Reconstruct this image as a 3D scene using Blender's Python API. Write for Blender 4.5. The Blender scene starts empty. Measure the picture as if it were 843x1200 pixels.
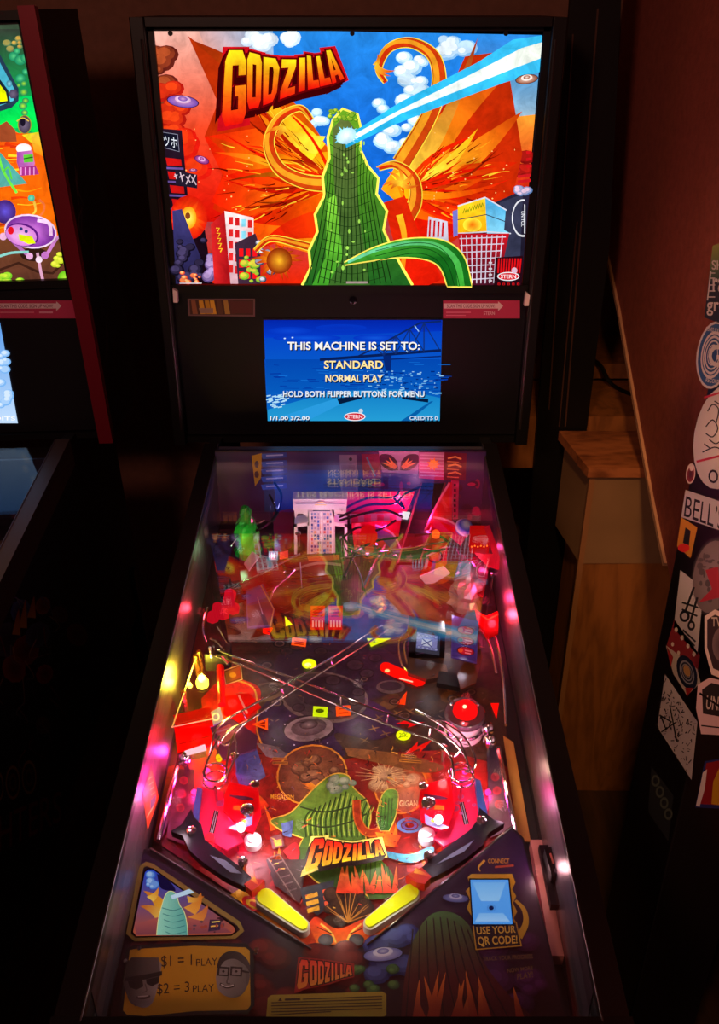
import bpy, math, random
from mathutils import Vector, Matrix
from mathutils.geometry import tessellate_polygon
random.seed(11)
S = bpy.context.scene
V = Vector

def lin(c):
    c = c / 255.0
    return c / 12.92 if c <= 0.04045 else ((c + 0.055) / 1.055) ** 2.4
def L(c): return (lin(c[0]), lin(c[1]), lin(c[2]), 1.0)
def INK(c): return (c[0] / 255.0, c[1] / 255.0, c[2] / 255.0, 1.0)      # printed inks are stored display-coded and decoded in the shader

# ------------------------------------------------------------------ camera
PITCH = math.radians(28.9); FPX = 1080.0
CAM = V((0.018, 0.0, 1.852))
cd = bpy.data.cameras.new('camera'); cam = bpy.data.objects.new('camera', cd)
S.collection.objects.link(cam); S.camera = cam
cam.location = CAM; cam.rotation_euler = (math.pi / 2 - PITCH, 0, 0)
cd.sensor_fit = 'VERTICAL'; cd.sensor_height = 36.0; cd.lens = FPX / 1200 * 36.0
cd.clip_start = 0.02
# ------------------------------------------------------------------ colour
S.view_settings.view_transform = 'Standard'; S.view_settings.look = 'None'
S.view_settings.gamma = 1.0; S.view_settings.use_curve_mapping = False
S.view_settings.exposure = 0.0
S.cycles.use_denoising = True
S.cycles.max_bounces = 10; S.cycles.transparent_max_bounces = 16
S.cycles.sample_clamp_indirect = 4.0
# ------------------------------------------------------------------ world and room light
w = bpy.data.worlds.new('dark_room'); S.world = w; w.use_nodes = True
w.node_tree.nodes['Background'].inputs[0].default_value = (0.5, 0.32, 0.28, 1)
w.node_tree.nodes['Background'].inputs[1].default_value = 0.0035
def area(name, loc, target, size, power, col):
    d = bpy.data.lights.new(name, 'AREA'); d.energy = power; d.color = col[:3]; d.size = size
    o = bpy.data.objects.new(name, d); S.collection.objects.link(o); o.location = loc
    o.rotation_euler = (V(target) - V(loc)).to_track_quat('-Z', 'Y').to_euler(); return o
area('warm_bar_lamp', (-0.7, -0.9, 2.55), (0.62, 1.9, 1.35), 0.25, 14.0, (1.0, 0.44, 0.26))
al = area('amber_fill_spot', (0.2, 0.3, 2.45), (0.66, 1.79, 0.55), 0.12, 1.15, (1.0, 0.5, 0.18)); al.data.spread = math.radians(44)  # added spot aimed to brighten the oak cabinet, no fixture seen
area('pink_fill_light', (-0.6, -0.7, 2.4), (0.5, 1.1, 1.0), 0.3, 3.0, (1.0, 0.6, 0.7))  # added pink fill light without a known source

# ------------------------------------------------------------------ projection helpers
cp, sp = math.cos(PITCH), math.sin(PITCH)
SL = math.radians(6.5); SLG = math.atan(0.1165)
N_PF = V((0, -math.sin(SL), math.cos(SL))); E_PF = V((0, math.cos(SL), math.sin(SL))); P_PF = V((0, .901, .858))
N_GL = V((0, -math.sin(SLG), math.cos(SLG))); P_GL = V((0, 1.65, 1.0795))
BASE = V((0, 1.1, 0))
MI = Matrix.Identity(4)          # current machine's world -> local matrix
def set_machine(mw=None):
    global MI
    MI = (mw.inverted() if mw is not None else Matrix.Translation(-BASE))
    MI = Matrix.Translation(BASE) @ MI
def ray(px, py):
    a = (px - 421.5) / FPX; b = -(py - 600) / FPX
    d = V((a, cp + b * sp, -sp + b * cp))
    return MI @ CAM, (MI.to_3x3() @ d)
def hit(px, py, p0, n):
    o, d = ray(px, py)
    return o + d * ((V(p0) - o).dot(n) / d.dot(n))
def PF(px, py, h=0.0): return hit(px, py, P_PF + N_PF * h, N_PF)      # on the playfield, h above it
def AY(px, py, Y): return hit(px, py, V((0, Y, 0)), V((0, 1, 0)))     # on an upright plane y = Y
def AX(px, py, X): return hit(px, py, V((X, 0, 0)), V((1, 0, 0)))
def AZ(px, py, Z): return hit(px, py, V((0, 0, Z)), V((0, 0, 1)))
def glass_z(y): return 1.0795 + 0.1165 * (y - 1.65)
def pf_z(y): return 0.858 + math.tan(SL) * (y - 0.901)

# ------------------------------------------------------------------ materials
def ink_colour(nt):
    a = nt.nodes.new('ShaderNodeAttribute'); a.attribute_name = 'Col'
    g = nt.nodes.new('ShaderNodeGamma'); g.inputs[1].default_value = 2.2; nt.links.new(a.outputs['Color'], g.inputs[0])
    return g.outputs[0]
def grain(nt, sock, lo, hi, scale):
    """mottled ink: a fine noise that multiplies the printed colour"""
    tc = nt.nodes.new('ShaderNodeTexCoord'); n = nt.nodes.new('ShaderNodeTexNoise'); n.inputs['Scale'].default_value = scale
    n.inputs['Detail'].default_value = 6; n.inputs['Roughness'].default_value = .65; n.inputs['Distortion'].default_value = .6
    mr = nt.nodes.new('ShaderNodeMapRange'); mr.inputs[1].default_value = .3; mr.inputs[2].default_value = .7
    mr.inputs[3].default_value = lo; mr.inputs[4].default_value = hi
    vm = nt.nodes.new('ShaderNodeVectorMath'); vm.operation = 'SCALE'
    nt.links.new(tc.outputs['Object'], n.inputs['Vector']); nt.links.new(n.outputs['Fac'], mr.inputs[0])
    nt.links.new(sock, vm.inputs[0]); nt.links.new(mr.outputs[0], vm.inputs['Scale'])
    return vm.outputs[0]
MATS = {}
def mat(name, rgb=None, rough=0.5, metal=0.0, spec=0.5, noise=0.0, coat=0.0, vcol=False, bump=0.0, nscale=40, ink=None):
    if name in MATS: return MATS[name]
    m = bpy.data.materials.new(name); m.use_nodes = True; nt = m.node_tree
    b = nt.nodes['Principled BSDF']
    b.inputs['Roughness'].default_value = rough; b.inputs['Metallic'].default_value = metal
    b.inputs['Specular IOR Level'].default_value = spec; b.inputs['Coat Weight'].default_value = coat
    if vcol:
        a = ink_colour(nt)
        nt.links.new(grain(nt, a, *ink) if ink else a, b.inputs['Base Color'])
    else:
        c = L(rgb); b.inputs['Base Color'].default_value = c
        if noise:
            tc = nt.nodes.new('ShaderNodeTexCoord'); n = nt.nodes.new('ShaderNodeTexNoise')
            n.inputs['Scale'].default_value = nscale; n.inputs['Detail'].default_value = 5
            r = nt.nodes.new('ShaderNodeValToRGB')
            r.color_ramp.elements[0].position = .3; r.color_ramp.elements[1].position = .7
            r.color_ramp.elements[0].color = tuple(x * (1 - noise) for x in c[:3]) + (1,)
            r.color_ramp.elements[1].color = tuple(min(1, x * (1 + noise)) for x in c[:3]) + (1,)
            nt.links.new(tc.outputs['Object'], n.inputs['Vector']); nt.links.new(n.outputs['Fac'], r.inputs[0])
            nt.links.new(r.outputs[0], b.inputs['Base Color'])
    if bump:
        tc = nt.nodes.new('ShaderNodeTexCoord'); n2 = nt.nodes.new('ShaderNodeTexNoise'); n2.inputs['Scale'].default_value = 160
        bp = nt.nodes.new('ShaderNodeBump'); bp.inputs['Strength'].default_value = bump; bp.inputs['Distance'].default_value = .003
        nt.links.new(tc.outputs['Object'], n2.inputs['Vector']); nt.links.new(n2.outputs['Fac'], bp.inputs['Height'])
        nt.links.new(bp.outputs[0], b.inputs['Normal'])
    MATS[name] = m; return m
def glow(name, strength, rgb=None, ink=None):
    if name in MATS: return MATS[name]
    m = bpy.data.materials.new(name); m.use_nodes = True; nt = m.node_tree; nt.nodes.remove(nt.nodes['Principled BSDF'])
    e = nt.nodes.new('ShaderNodeEmission'); e.inputs[1].default_value = strength
    if rgb is None:
        a = ink_colour(nt); nt.links.new(grain(nt, a, *ink) if ink else a, e.inputs[0])
    else: e.inputs[0].default_value = L(rgb)
    nt.links.new(e.outputs[0], nt.nodes['Material Output'].inputs[0]); MATS[name] = m; return m
def plastic(name, trans=0.65):
    if name in MATS: return MATS[name]
    m = bpy.data.materials.new(name); m.use_nodes = True; nt = m.node_tree
    b = nt.nodes['Principled BSDF']; b.inputs['Roughness'].default_value = .2
    a = ink_colour(nt)
    t = nt.nodes.new('ShaderNodeBsdfTranslucent'); mx = nt.nodes.new('ShaderNodeMixShader'); mx.inputs[0].default_value = trans
    nt.links.new(a, b.inputs['Base Color']); nt.links.new(a, t.inputs[0])
    nt.links.new(b.outputs[0], mx.inputs[1]); nt.links.new(t.outputs[0], mx.inputs[2])
    nt.links.new(mx.outputs[0], nt.nodes['Material Output'].inputs[0]); MATS[name] = m; return m
def clear(name, tint, ior=1.5, rough=0.02, k=1.0):
    if name in MATS: return MATS[name]
    m = bpy.data.materials.new(name); m.use_nodes = True; nt = m.node_tree; nt.nodes.remove(nt.nodes['Principled BSDF'])
    t = nt.nodes.new('ShaderNodeBsdfTransparent'); t.inputs[0].default_value = tint
    g = nt.nodes.new('ShaderNodeBsdfGlossy'); g.inputs['Roughness'].default_value = rough
    lw = nt.nodes.new('ShaderNodeLayerWeight'); lw.inputs[0].default_value = .5          # Schlick reflectance, both faces alike
    pw = nt.nodes.new('ShaderNodeMath'); pw.operation = 'POWER'; pw.inputs[1].default_value = 5
    f0 = ((ior - 1) / (ior + 1)) ** 2
    f = nt.nodes.new('ShaderNodeMath'); f.operation = 'MULTIPLY_ADD'; f.inputs[1].default_value = 1 - f0; f.inputs[2].default_value = f0
    nt.links.new(lw.outputs['Facing'], pw.inputs[0]); nt.links.new(pw.outputs[0], f.inputs[0])
    mx = nt.nodes.new('ShaderNodeMixShader')
    nt.links.new(f.outputs[0], mx.inputs[0]); nt.links.new(t.outputs[0], mx.inputs[1]); nt.links.new(g.outputs[0], mx.inputs[2])
    nt.links.new(mx.outputs[0], nt.nodes['Material Output'].inputs[0]); MATS[name] = m; return m
def wood(name, a, b, scale=(1, 1, 1), knots=False, rough=.5):
    m = bpy.data.materials.new(name); m.use_nodes = True; nt = m.node_tree; bs = nt.nodes['Principled BSDF']
    bs.inputs['Roughness'].default_value = rough
    tc = nt.nodes.new('ShaderNodeTexCoord'); mp = nt.nodes.new('ShaderNodeMapping'); mp.inputs['Scale'].default_value = scale
    nt.links.new(tc.outputs['Object'], mp.inputs[0])
    n = nt.nodes.new('ShaderNodeTexNoise'); n.inputs['Scale'].default_value = 3.0; n.inputs['Detail'].default_value = 3
    n.inputs['Distortion'].default_value = 1.2 if knots else .4
    nt.links.new(mp.outputs[0], n.inputs['Vector'])
    mu = nt.nodes.new('ShaderNodeMath'); mu.operation = 'MULTIPLY'; mu.inputs[1].default_value = 14 if knots else 9
    fr = nt.nodes.new('ShaderNodeMath'); fr.operation = 'PINGPONG'; fr.inputs[1].default_value = 1
    nt.links.new(n.outputs['Fac'], mu.inputs[0]); nt.links.new(mu.outputs[0], fr.inputs[0])
    n2 = nt.nodes.new('ShaderNodeTexNoise'); n2.inputs['Scale'].default_value = 30; n2.inputs['Detail'].default_value = 4
    nt.links.new(mp.outputs[0], n2.inputs['Vector'])
    ad = nt.nodes.new('ShaderNodeMath'); ad.operation = 'MULTIPLY_ADD'; ad.inputs[1].default_value = .5
    nt.links.new(fr.outputs[0], ad.inputs[0]); nt.links.new(n2.outputs['Fac'], ad.inputs[2])
    r = nt.nodes.new('ShaderNodeValToRGB'); r.color_ramp.elements[0].color = L(a); r.color_ramp.elements[1].color = L(b)
    r.color_ramp.elements[0].position = .35; r.color_ramp.elements[1].position = .95
    nt.links.new(ad.outputs[0], r.inputs[0]); nt.links.new(r.outputs[0], bs.inputs['Base Color']); MATS[name] = m; return m
PRINT = mat('printed_artwork', vcol=True, rough=.35)
PAPER = mat('printed_sticker', vcol=True, rough=.6)
PLAYART = mat('printed_playfield', vcol=True, rough=.42, spec=.35, ink=(.45, 1.3, 55))
BACKLIT = glow('backlit_artwork', 1.4, ink=(.62, 1.12, 30))
SCREEN = glow('lit_screen', 1.1)
INSERT = glow('lit_insert', 1.6)
PLASTIC = plastic('coloured_plastic'); THINPL = plastic('thin_plastic', .5)
BLACK = mat('black_powder_coat', (12, 11, 13), .45, spec=.3)
BLACKMATTE = mat('black_vinyl', (10, 10, 11), .6)
RAIL = mat('dark_metal_rail', (58, 52, 54), .34, .9)
CHROME = mat('chrome', (225, 222, 225), .12, 1)
WIRE = mat('steel_wire', (205, 196, 190), .18, 1)
DARKMETAL = mat('gunmetal', (70, 66, 68), .3, 1)
MIRROR = mat('glossy_side_blade', (126, 112, 120), .36, 1.0)
WHITEPL = mat('white_plastic', (232, 224, 226), .35)
GLASS = clear('playfield_glass', (.97, .97, .98, 1), 2.2, .004)
GLASS2 = clear('plain_glass', (.9, .9, .92, 1), 1.4, .004)
CLEARPL = clear('clear_plastic', (.93, .9, .95, 1), 1.5, .06)

# ------------------------------------------------------------------ mesh builder
class MB:
    def __init__(s): s.v = []; s.f = []; s.c = []; s.m = []
    def add(s, vs, fs, col=(200, 200, 200), mi=0):
        k = len(s.v); s.v += [V(x) for x in vs]
        one = None if isinstance(col, list) else INK(col)
        for f in fs:
            s.f.append([k + i for i in f]); s.m.append(mi)
            s.c.append([one] * len(f) if one else [col[i] for i in f])
        return s
    def flat(s, pts, col=(200, 200, 200), mi=0, n=None):
        """a filled polygon in space; col may be a list of linear colours per point"""
        pts = [V(p) for p in pts]
        nn = V((0, 0, 0))
        for i in range(len(pts)): nn += pts[i].cross(pts[(i + 1) % len(pts)])
        q = nn.normalized().rotation_difference(V((0, 0, 1)))
        fl = [q @ (p - pts[0]) for p in pts]
        tr = tessellate_polygon([[V((p.x, p.y, 0)) for p in fl]])
        out = []
        for t in tr:
            a, b, c = [pts[i] for i in t]
            if (b - a).cross(c - a).dot(n or nn) < 0: t = (t[0], t[2], t[1])
            out.append(tuple(t))
        return s.add(pts, out, col, mi)
    def slab(s, pts, d, col=(200, 200, 200), mi=0):
        """polygon thickened by vector d"""
        pts = [V(p) for p in pts]; d = V(d); n = len(pts)
        s.flat(pts, col, mi, n=-d); s.flat([p + d for p in pts], col, mi, n=d)
        nn = V((0, 0, 0))
        for i in range(n): nn += pts[i].cross(pts[(i + 1) % n])
        fs = [(i, (i + 1) % n, n + (i + 1) % n, n + i) for i in range(n)]
        if nn.dot(d) < 0: fs = [f[::-1] for f in fs]
        cc = col if not isinstance(col, list) else col + col
        return s.add(pts + [p + d for p in pts], fs, cc, mi)
    def box(s, lo, hi, col=(200, 200, 200), mi=0):
        x0, y0, z0 = lo; x1, y1, z1 = hi
        return s.slab([(x0, y0, z0), (x1, y0, z0), (x1, y1, z0), (x0, y1, z0)], (0, 0, z1 - z0), col, mi)
    def tube(s, path, r, n=8, closed=False, col=(200, 200, 200), mi=0):
        P = [V(p) for p in path]; m = len(P); vs = []
        up = V((0, 0, 1)); R = r if isinstance(r, (list, tuple)) else [r] * m
        for i, p in enumerate(P):
            a = P[(i - 1) % m] if (closed or i) else P[i]; b = P[(i + 1) % m] if (closed or i < m - 1) else P[i]
            t = (b - a).normalized()
            u = t.cross(up)
            if u.length < .15: u = t.cross(V((1, 0, 0)))
            u.normalize(); v = u.cross(t)
            for k in range(n):
                g = 2 * math.pi * k / n
                vs.append(p + u * (R[i] * math.cos(g)) + v * (R[i] * math.sin(g)))
        fs = []
        for i in range(m if closed else m - 1):
            j = (i + 1) % m
            for k in range(n): fs.append((i * n + k, i * n + (k + 1) % n, j * n + (k + 1) % n, j * n + k))
        if not closed: fs += [tuple(range(n))[::-1], tuple((m - 1) * n + k for k in range(n))]
        return s.add(vs, fs, col, mi)
    def lathe(s, o, prof, axis=None, n=20, col=(200, 200, 200), mi=0):
        """prof = [(radius, height)...] about axis through o; col may be a list with one colour per profile point"""
        ax = (axis or N_PF).normalized(); u = ax.cross(V((1, 0, 0))).normalized(); v = ax.cross(u); o = V(o); vs = []; cs = []
        many = isinstance(col, list)
        for i, (r, h) in enumerate(prof):
            for k in range(n):
                g = 2 * math.pi * k / n
                vs.append(o + ax * h + u * (r * math.cos(g)) + v * (r * math.sin(g)))
                if many: cs.append(INK(col[i]))
        fs = []
        for i in range(len(prof) - 1):
            for k in range(n): fs.append((i * n + k, i * n + (k + 1) % n, (i + 1) * n + (k + 1) % n, (i + 1) * n + k)[::-1])
        fs += [tuple(range(n)), tuple((len(prof) - 1) * n + k for k in range(n))[::-1]]
        return s.add(vs, fs, cs if many else col, mi)
    def build(s, name, mats, parent=None, smooth=False, off=None, bevel=0):
        off = BASE if (off is None and parent is not None) else (off if off is not None else V((0, 0, 0)))
        me = bpy.data.meshes.new(name); me.from_pydata([v - off for v in s.v], [], s.f)
        ca = me.color_attributes.new('Col', 'FLOAT_COLOR', 'CORNER')
        flat = [x for f in s.c for c in f for x in c]; ca.data.foreach_set('color', flat)
        for m in (mats if isinstance(mats, (list, tuple)) else [mats]): me.materials.append(m)
        me.polygons.foreach_set('material_index', s.m)
        if smooth: me.polygons.foreach_set('use_smooth', [True] * len(s.f))
        me.update()
        o = bpy.data.objects.new(name, me); S.collection.objects.link(o)
        if parent is not None: o.parent = parent
        if bevel:
            b = o.modifiers.new('edge', 'BEVEL'); b.width = bevel; b.segments = 2; b.limit_method = 'ANGLE'
        if smooth:
            try: me.set_sharp_from_angle(angle=math.radians(40))
            except Exception: pass
        return o
def empty(name, loc, label, cat, group=None):
    o = bpy.data.objects.new(name, None); S.collection.objects.link(o); o.location = loc; o.empty_display_size = .1
    o['label'] = label; o['category'] = cat
    if group: o['group'] = group
    return o
LAMP = 2.0
def lab(o, t): o['label'] = t; return o
def point_light(parent, p, col, e, r=.006):  # serves drawn bulbs, and added fill lights where no bulb is drawn
    e *= LAMP; r = .007
    d = bpy.data.lights.new('playfield_light', 'POINT'); d.energy = e; d.color = col; d.shadow_soft_size = r
    o = bpy.data.objects.new('playfield_light', d); S.collection.objects.link(o); o.parent = parent; o.location = V(p) - BASE
    return o
def smoothpath(pts, k=6):
    P = [V(p) for p in pts]; out = []
    for i in range(len(P) - 1):
        a = P[max(i - 1, 0)]; b = P[i]; c = P[i + 1]; d = P[min(i + 2, len(P) - 1)]
        for j in range(k):
            t = j / k
            out.append(.5 * ((2 * b) + (c - a) * t + (2 * a - 5 * b + 4 * c - d) * t * t + (3 * b - a - 3 * c + d) * t ** 3))
    return out + [P[-1]]
def sp2(pts, k=6): return [(p.x, p.y) for p in smoothpath([(a, b, 0) for a, b in pts], k)]

# ------------------------------------------------------------------ flat artwork: printed shapes on a surface
GLYPH = {}
def glyphs(txt, bold):
    key = (txt, bold)
    if key in GLYPH: return GLYPH[key]
    cu = bpy.data.curves.new('tmp', 'FONT'); cu.body = txt; cu.resolution_u = 3; cu.offset = bold; cu.fill_mode = 'FRONT'
    o = bpy.data.objects.new('tmp', cu); S.collection.objects.link(o)
    dg = bpy.context.evaluated_depsgraph_get(); me = bpy.data.meshes.new_from_object(o.evaluated_get(dg))
    vs = [(v.co.x, v.co.y) for v in me.vertices]; fs = [tuple(p.vertices) for p in me.polygons]
    bpy.data.objects.remove(o); bpy.data.curves.remove(cu); bpy.data.meshes.remove(me)
    x0 = min(v[0] for v in vs); x1 = max(v[0] for v in vs); y0 = min(v[1] for v in vs); y1 = max(v[1] for v in vs)
    vs = [((a - x0) / (x1 - x0), (b - y0) / (y1 - y0)) for a, b in vs]
    GLYPH[key] = (vs, fs); return GLYPH[key]
def mixc(a, b, t): return tuple(a[i] + (b[i] - a[i]) * t for i in range(4))
def R(x0, y0, x1, y1, rot=0):
    q = [(x0, y0), (x1, y0), (x1, y1), (x0, y1)]
    if rot:
        cx, cy = (x0 + x1) / 2, (y0 + y1) / 2; c, s_ = math.cos(math.radians(rot)), math.sin(math.radians(rot))
        q = [(cx + (a - cx) * c - (b - cy) * s_, cy + (a - cx) * s_ + (b - cy) * c) for a, b in q]
    return q
def offset(pts, d):
    n = len(pts); A = sum(pts[i][0] * pts[(i + 1) % n][1] - pts[(i + 1) % n][0] * pts[i][1] for i in range(n))
    sg = 1 if A > 0 else -1; out = []
    for i in range(n):
        p0, p1, p2 = V(pts[i - 1]), V(pts[i]), V(pts[(i + 1) % n])
        a = (p1 - p0); b = (p2 - p1)
        if a.length < 1e-6 or b.length < 1e-6: out.append(tuple(p1)); continue
        a.normalize(); b.normalize(); na = V((a.y, -a.x)) * sg; nb = V((b.y, -b.x)) * sg
        m = na + nb
        if m.length < .3: m = na
        m = m / max(m.length_squared, .6) * 2
        q = p1 + m * d / 1.0 * (1.0 if m.length < 1.8 else 1.8 / m.length); out.append((q.x, q.y))
    return out
class Art:
    """printed shapes; points are given as seen in the photograph and laid onto the surface they are printed on"""
    def __init__(s, fn, normal, eps=1.2e-5, mi=0):
        s.fn = fn; s.n = V(normal).normalized(); s.e = eps; s.k = 1; s.mb = MB(); s.mi = mi
    def P(s, p): return s.fn(p[0], p[1]) + s.n * (s.e * s.k)
    def poly(s, pts, c, c2=None, g=None):
        s.k += 1
        if c2 is None: col = [INK(c)] * len(pts)
        else:
            (ax, ay), (bx, by) = g; dd = (bx - ax) ** 2 + (by - ay) ** 2; a, b = INK(c), INK(c2)
            col = [mixc(a, b, min(1, max(0, ((p[0] - ax) * (bx - ax) + (p[1] - ay) * (by - ay)) / dd))) for p in pts]
        s.mb.flat([s.P(p) for p in pts], col, s.mi, n=s.n); return s
    def ell(s, cx, cy, rx, ry, c, c2=None, rot=0, n=22, a0=0, a1=360, ring=None):
        s.k += 1; co, si = math.cos(math.radians(rot)), math.sin(math.radians(rot))
        def pt(r, k):
            g = math.radians(a0 + (a1 - a0) * k / n); x = rx * math.cos(g) * r; y = ry * math.sin(g) * r
            return (cx + x * co - y * si, cy + x * si + y * co)
        if ring:                                        # annulus, ring = inner fraction
            vs = [s.P(pt(1, k)) for k in range(n + 1)] + [s.P(pt(ring, k)) for k in range(n + 1)]
            col = [INK(c)] * (n + 1) + [INK(c2 or c)] * (n + 1)
            fs = [(k, k + 1, n + 2 + k, n + 1 + k) for k in range(n)]
        else:
            vs = [s.P((cx, cy))] + [s.P(pt(1, k)) for k in range(n + 1)]
            col = [INK(c2 or c)] + [INK(c)] * (n + 1); fs = [(0, k + 1, k + 2) for k in range(n)]
        f0 = fs[0]; nn = (vs[f0[1]] - vs[f0[0]]).cross(vs[f0[2]] - vs[f0[0]])
        if nn.dot(s.n) < 0: fs = [f[::-1] for f in fs]
        s.mb.add(vs, fs, col, s.mi); return s
    def line(s, pts, w0, c, w1=None, c2=None, smooth=0, closed=False):
        s.k += 1
        if smooth: pts = sp2(pts, smooth)
        if closed: pts = list(pts) + [pts[0]]
        w1 = w0 if w1 is None else w1; m = len(pts); vs = []; col = []
        for i, p in enumerate(pts):
            a = V(pts[max(i - 1, 0)]); b = V(pts[min(i + 1, m - 1)])
            if closed and i in (0, m - 1): a = V(pts[m - 2]); b = V(pts[1])
            t = (b - a)
            if t.length < 1e-6: t = V((1, 0))
            t.normalize(); q = V((-t.y, t.x)); wd = (w0 + (w1 - w0) * i / (m - 1)) / 2
            for g in (1, -1): vs.append(s.P((p[0] + q.x * wd * g, p[1] + q.y * wd * g)))
            cc = mixc(INK(c), INK(c2 or c), i / (m - 1)); col += [cc, cc]
        fs = [(2 * i, 2 * i + 1, 2 * i + 3, 2 * i + 2) for i in range(m - 1)]
        nn = (vs[1] - vs[0]).cross(vs[3] - vs[0])
        if nn.dot(s.n) < 0: fs = [f[::-1] for f in fs]
        s.mb.add(vs, fs, col, s.mi); return s
    def text(s, txt, q, c, c2=None, bold=.012):
        """q = corners top-left, top-right, bottom-right, bottom-left"""
        s.k += 1; vs, fs = glyphs(txt, bold); P = []; col = []
        for u, v in vs:
            v = 1 - v
            x = (q[0][0] * (1 - u) + q[1][0] * u) * (1 - v) + (q[3][0] * (1 - u) + q[2][0] * u) * v
            y = (q[0][1] * (1 - u) + q[1][1] * u) * (1 - v) + (q[3][1] * (1 - u) + q[2][1] * u) * v
            P.append(s.P((x, y))); col.append(mixc(INK(c), INK(c2 or c), v))
        f0 = fs[0]; nn = (P[f0[1]] - P[f0[0]]).cross(P[f0[2]] - P[f0[0]])
        if nn.dot(s.n) < 0: fs = [f[::-1] for f in fs]
        s.mb.add(P, fs, col, s.mi); return s
    def cloud(s, x0, y0, x1, y1, n, r0, r1, c, c2, seed=1, flat=.75):
        rd = random.Random(seed)
        B = []
        for i in range(n):
            r = rd.uniform(r0, r1); B.append((rd.uniform(x0, x1), rd.uniform(y0, y1), r))
        m = tuple((c[i] + c2[i]) / 2 for i in range(3))
        for f, dx, col, lim in ((1, 0, c, 1), (.8, -.1, m, 1), (.52, -.2, c2, .8)):      # body, mid tone, highlights
            for x, y, r in B[:max(1, int(n * lim))]: s.ell(x + r * dx, y + r * dx, r * f, r * f * flat, col, n=12)
        return s
    def tongue(s, base, tip, wid, c, c2, bend=0.0, n=8):
        """a tapering flame tongue from base to tip"""
        b, t = V(base), V(tip); d = t - b; q = V((-d.y, d.x)); pts1 = []; pts2 = []
        for i in range(n + 1):
            f = i / n; cpt = b + d * f + q * (bend * math.sin(f * math.pi)); wd = wid * (1 - f) ** .8
            m = q.normalized() * wd
            pts1.append((cpt.x + m.x, cpt.y + m.y)); pts2.append((cpt.x - m.x, cpt.y - m.y))
        s.poly(pts1 + pts2[::-1][1:], c, c2, (tuple(b), tuple(t))); return s
    def build(s, name, mats, parent=None, **k): return s.mb.build(name, mats, parent, **k)

LET = {
 'G': [[(1, .66), (1, .86), (.84, 1), (.16, 1), (0, .86), (0, .14), (.16, 0), (.84, 0), (1, .14), (1, .52), (.52, .52), (.52, .38), (.66, .38), (.66, .2), (.36, .2), (.36, .8), (.66, .8), (.66, .66)]],
 'O': [[(.16, 0), (.84, 0), (1, .14), (1, .86), (.84, 1), (.16, 1), (0, .86), (0, .14)], [(.38, .2), (.62, .2), (.62, .8), (.38, .8)]],
 'D': [[(0, 0), (.72, 0), (1, .2), (1, .8), (.72, 1), (0, 1)], [(.36, .2), (.6, .2), (.66, .3), (.66, .7), (.6, .8), (.36, .8)]],
 'Z': [[(0, 0), (1, 0), (1, .22), (.5, .22), (1, .8), (1, 1), (0, 1), (0, .78), (.5, .78), (0, .2)]],
 'I': [[(.18, 0), (.85, 0), (.85, 1), (.18, 1)]],
 'L': [[(0, 0), (1, 0), (1, .24), (.5, .24), (.5, 1), (0, 1)]],
 'A': [[(0, 0), (.34, 0), (.38, .2), (.64, .2), (.68, 0), (1, 0), (.74, 1), (.26, 1)], [(.42, .36), (.6, .36), (.52, .75)]],
}
def logo(art, quads, ctop, cbot, edge, outer=None, wo=2.2, wo2=4.5, drop=(0, 0), hole=None, dropc=None):
    shapes = []
    for ch, q in zip('GODZILLA', quads):
        def M(u, v):
            v = 1 - v
            return ((q[0][0] * (1 - u) + q[1][0] * u) * (1 - v) + (q[3][0] * (1 - u) + q[2][0] * u) * v,
                    (q[0][1] * (1 - u) + q[1][1] * u) * (1 - v) + (q[3][1] * (1 - u) + q[2][1] * u) * v)
        shapes.append((q, [[M(u, v) for u, v in lp] for lp in LET[ch]]))
    if outer:
        for q, lp in shapes: art.poly(offset(q, wo2), outer)
    if drop != (0, 0):
        for k in range(3, 0, -1):
            for q, lp in shapes: art.poly([(a + drop[0] * k / 3, b + drop[1] * k / 3) for a, b in offset(lp[0], wo)], dropc or edge)
    for q, lp in shapes: art.poly(offset(lp[0], wo), edge)
    for q, lp in shapes:
        ya, yb = min(p[1] for p in q), max(p[1] for p in q)
        art.poly(lp[0], ctop, cbot, ((0, ya), (0, yb)))
        if len(lp) > 1: art.poly(lp[1], hole or edge)
def saucer(a, cx, cy, r, c1=(120, 80, 190), c2=(210, 190, 240), rot=0, flat=.4):
    a.ell(cx, cy, r, r * flat, (30, 16, 40), rot=rot); a.ell(cx, cy, r * .94, r * flat * .9, c1, c2, rot=rot)
    a.ell(cx, cy - r * .12, r * .5, r * flat * .62, c2, (250, 245, 255), rot=rot); a.ell(cx, cy - r * .16, r * .3, r * flat * .4, c1, c2, rot=rot)
# ------------------------------------------------------------------ the setting
WALLM = mat('reddish_plaster', (156, 76, 58), .85, noise=.14, bump=.5, nscale=60)
BACKWALL = mat('dark_brown_wall', (124, 84, 68), .8, noise=.12)
OAK = wood('oak_board', (118, 72, 34), (150, 94, 48), (2.2, 2.2, .55), True)
OAKTOP = wood('oak_top', (112, 62, 34), (176, 108, 66), (1, 2.4, 2.4))
PALEWOOD = mat('pale_wood_edge', (196, 150, 118), .5, noise=.1)
set_machine()
def structure(name, mb, m, **k):
    o = mb.build(name, m, **k); o['kind'] = 'structure'; return o
structure('floor', MB().box((-2.6, -1.6, -.08), (2.2, 2.9, 0)), wood('dark_floor', (46, 30, 20), (70, 44, 26), (3, .4, 1)))
structure('wall_back', MB().box((-2.6, 2.5, 0), (2.2, 2.6, 2.7)), BACKWALL)
structure('wall_left', MB().box((-2.7, -1.6, 0), (-2.6, 2.6, 2.7)), BACKWALL)
structure('ceiling', MB().box((-2.7, -1.6, 2.7), (2.2, 2.6, 2.78)), BACKWALL)
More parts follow.
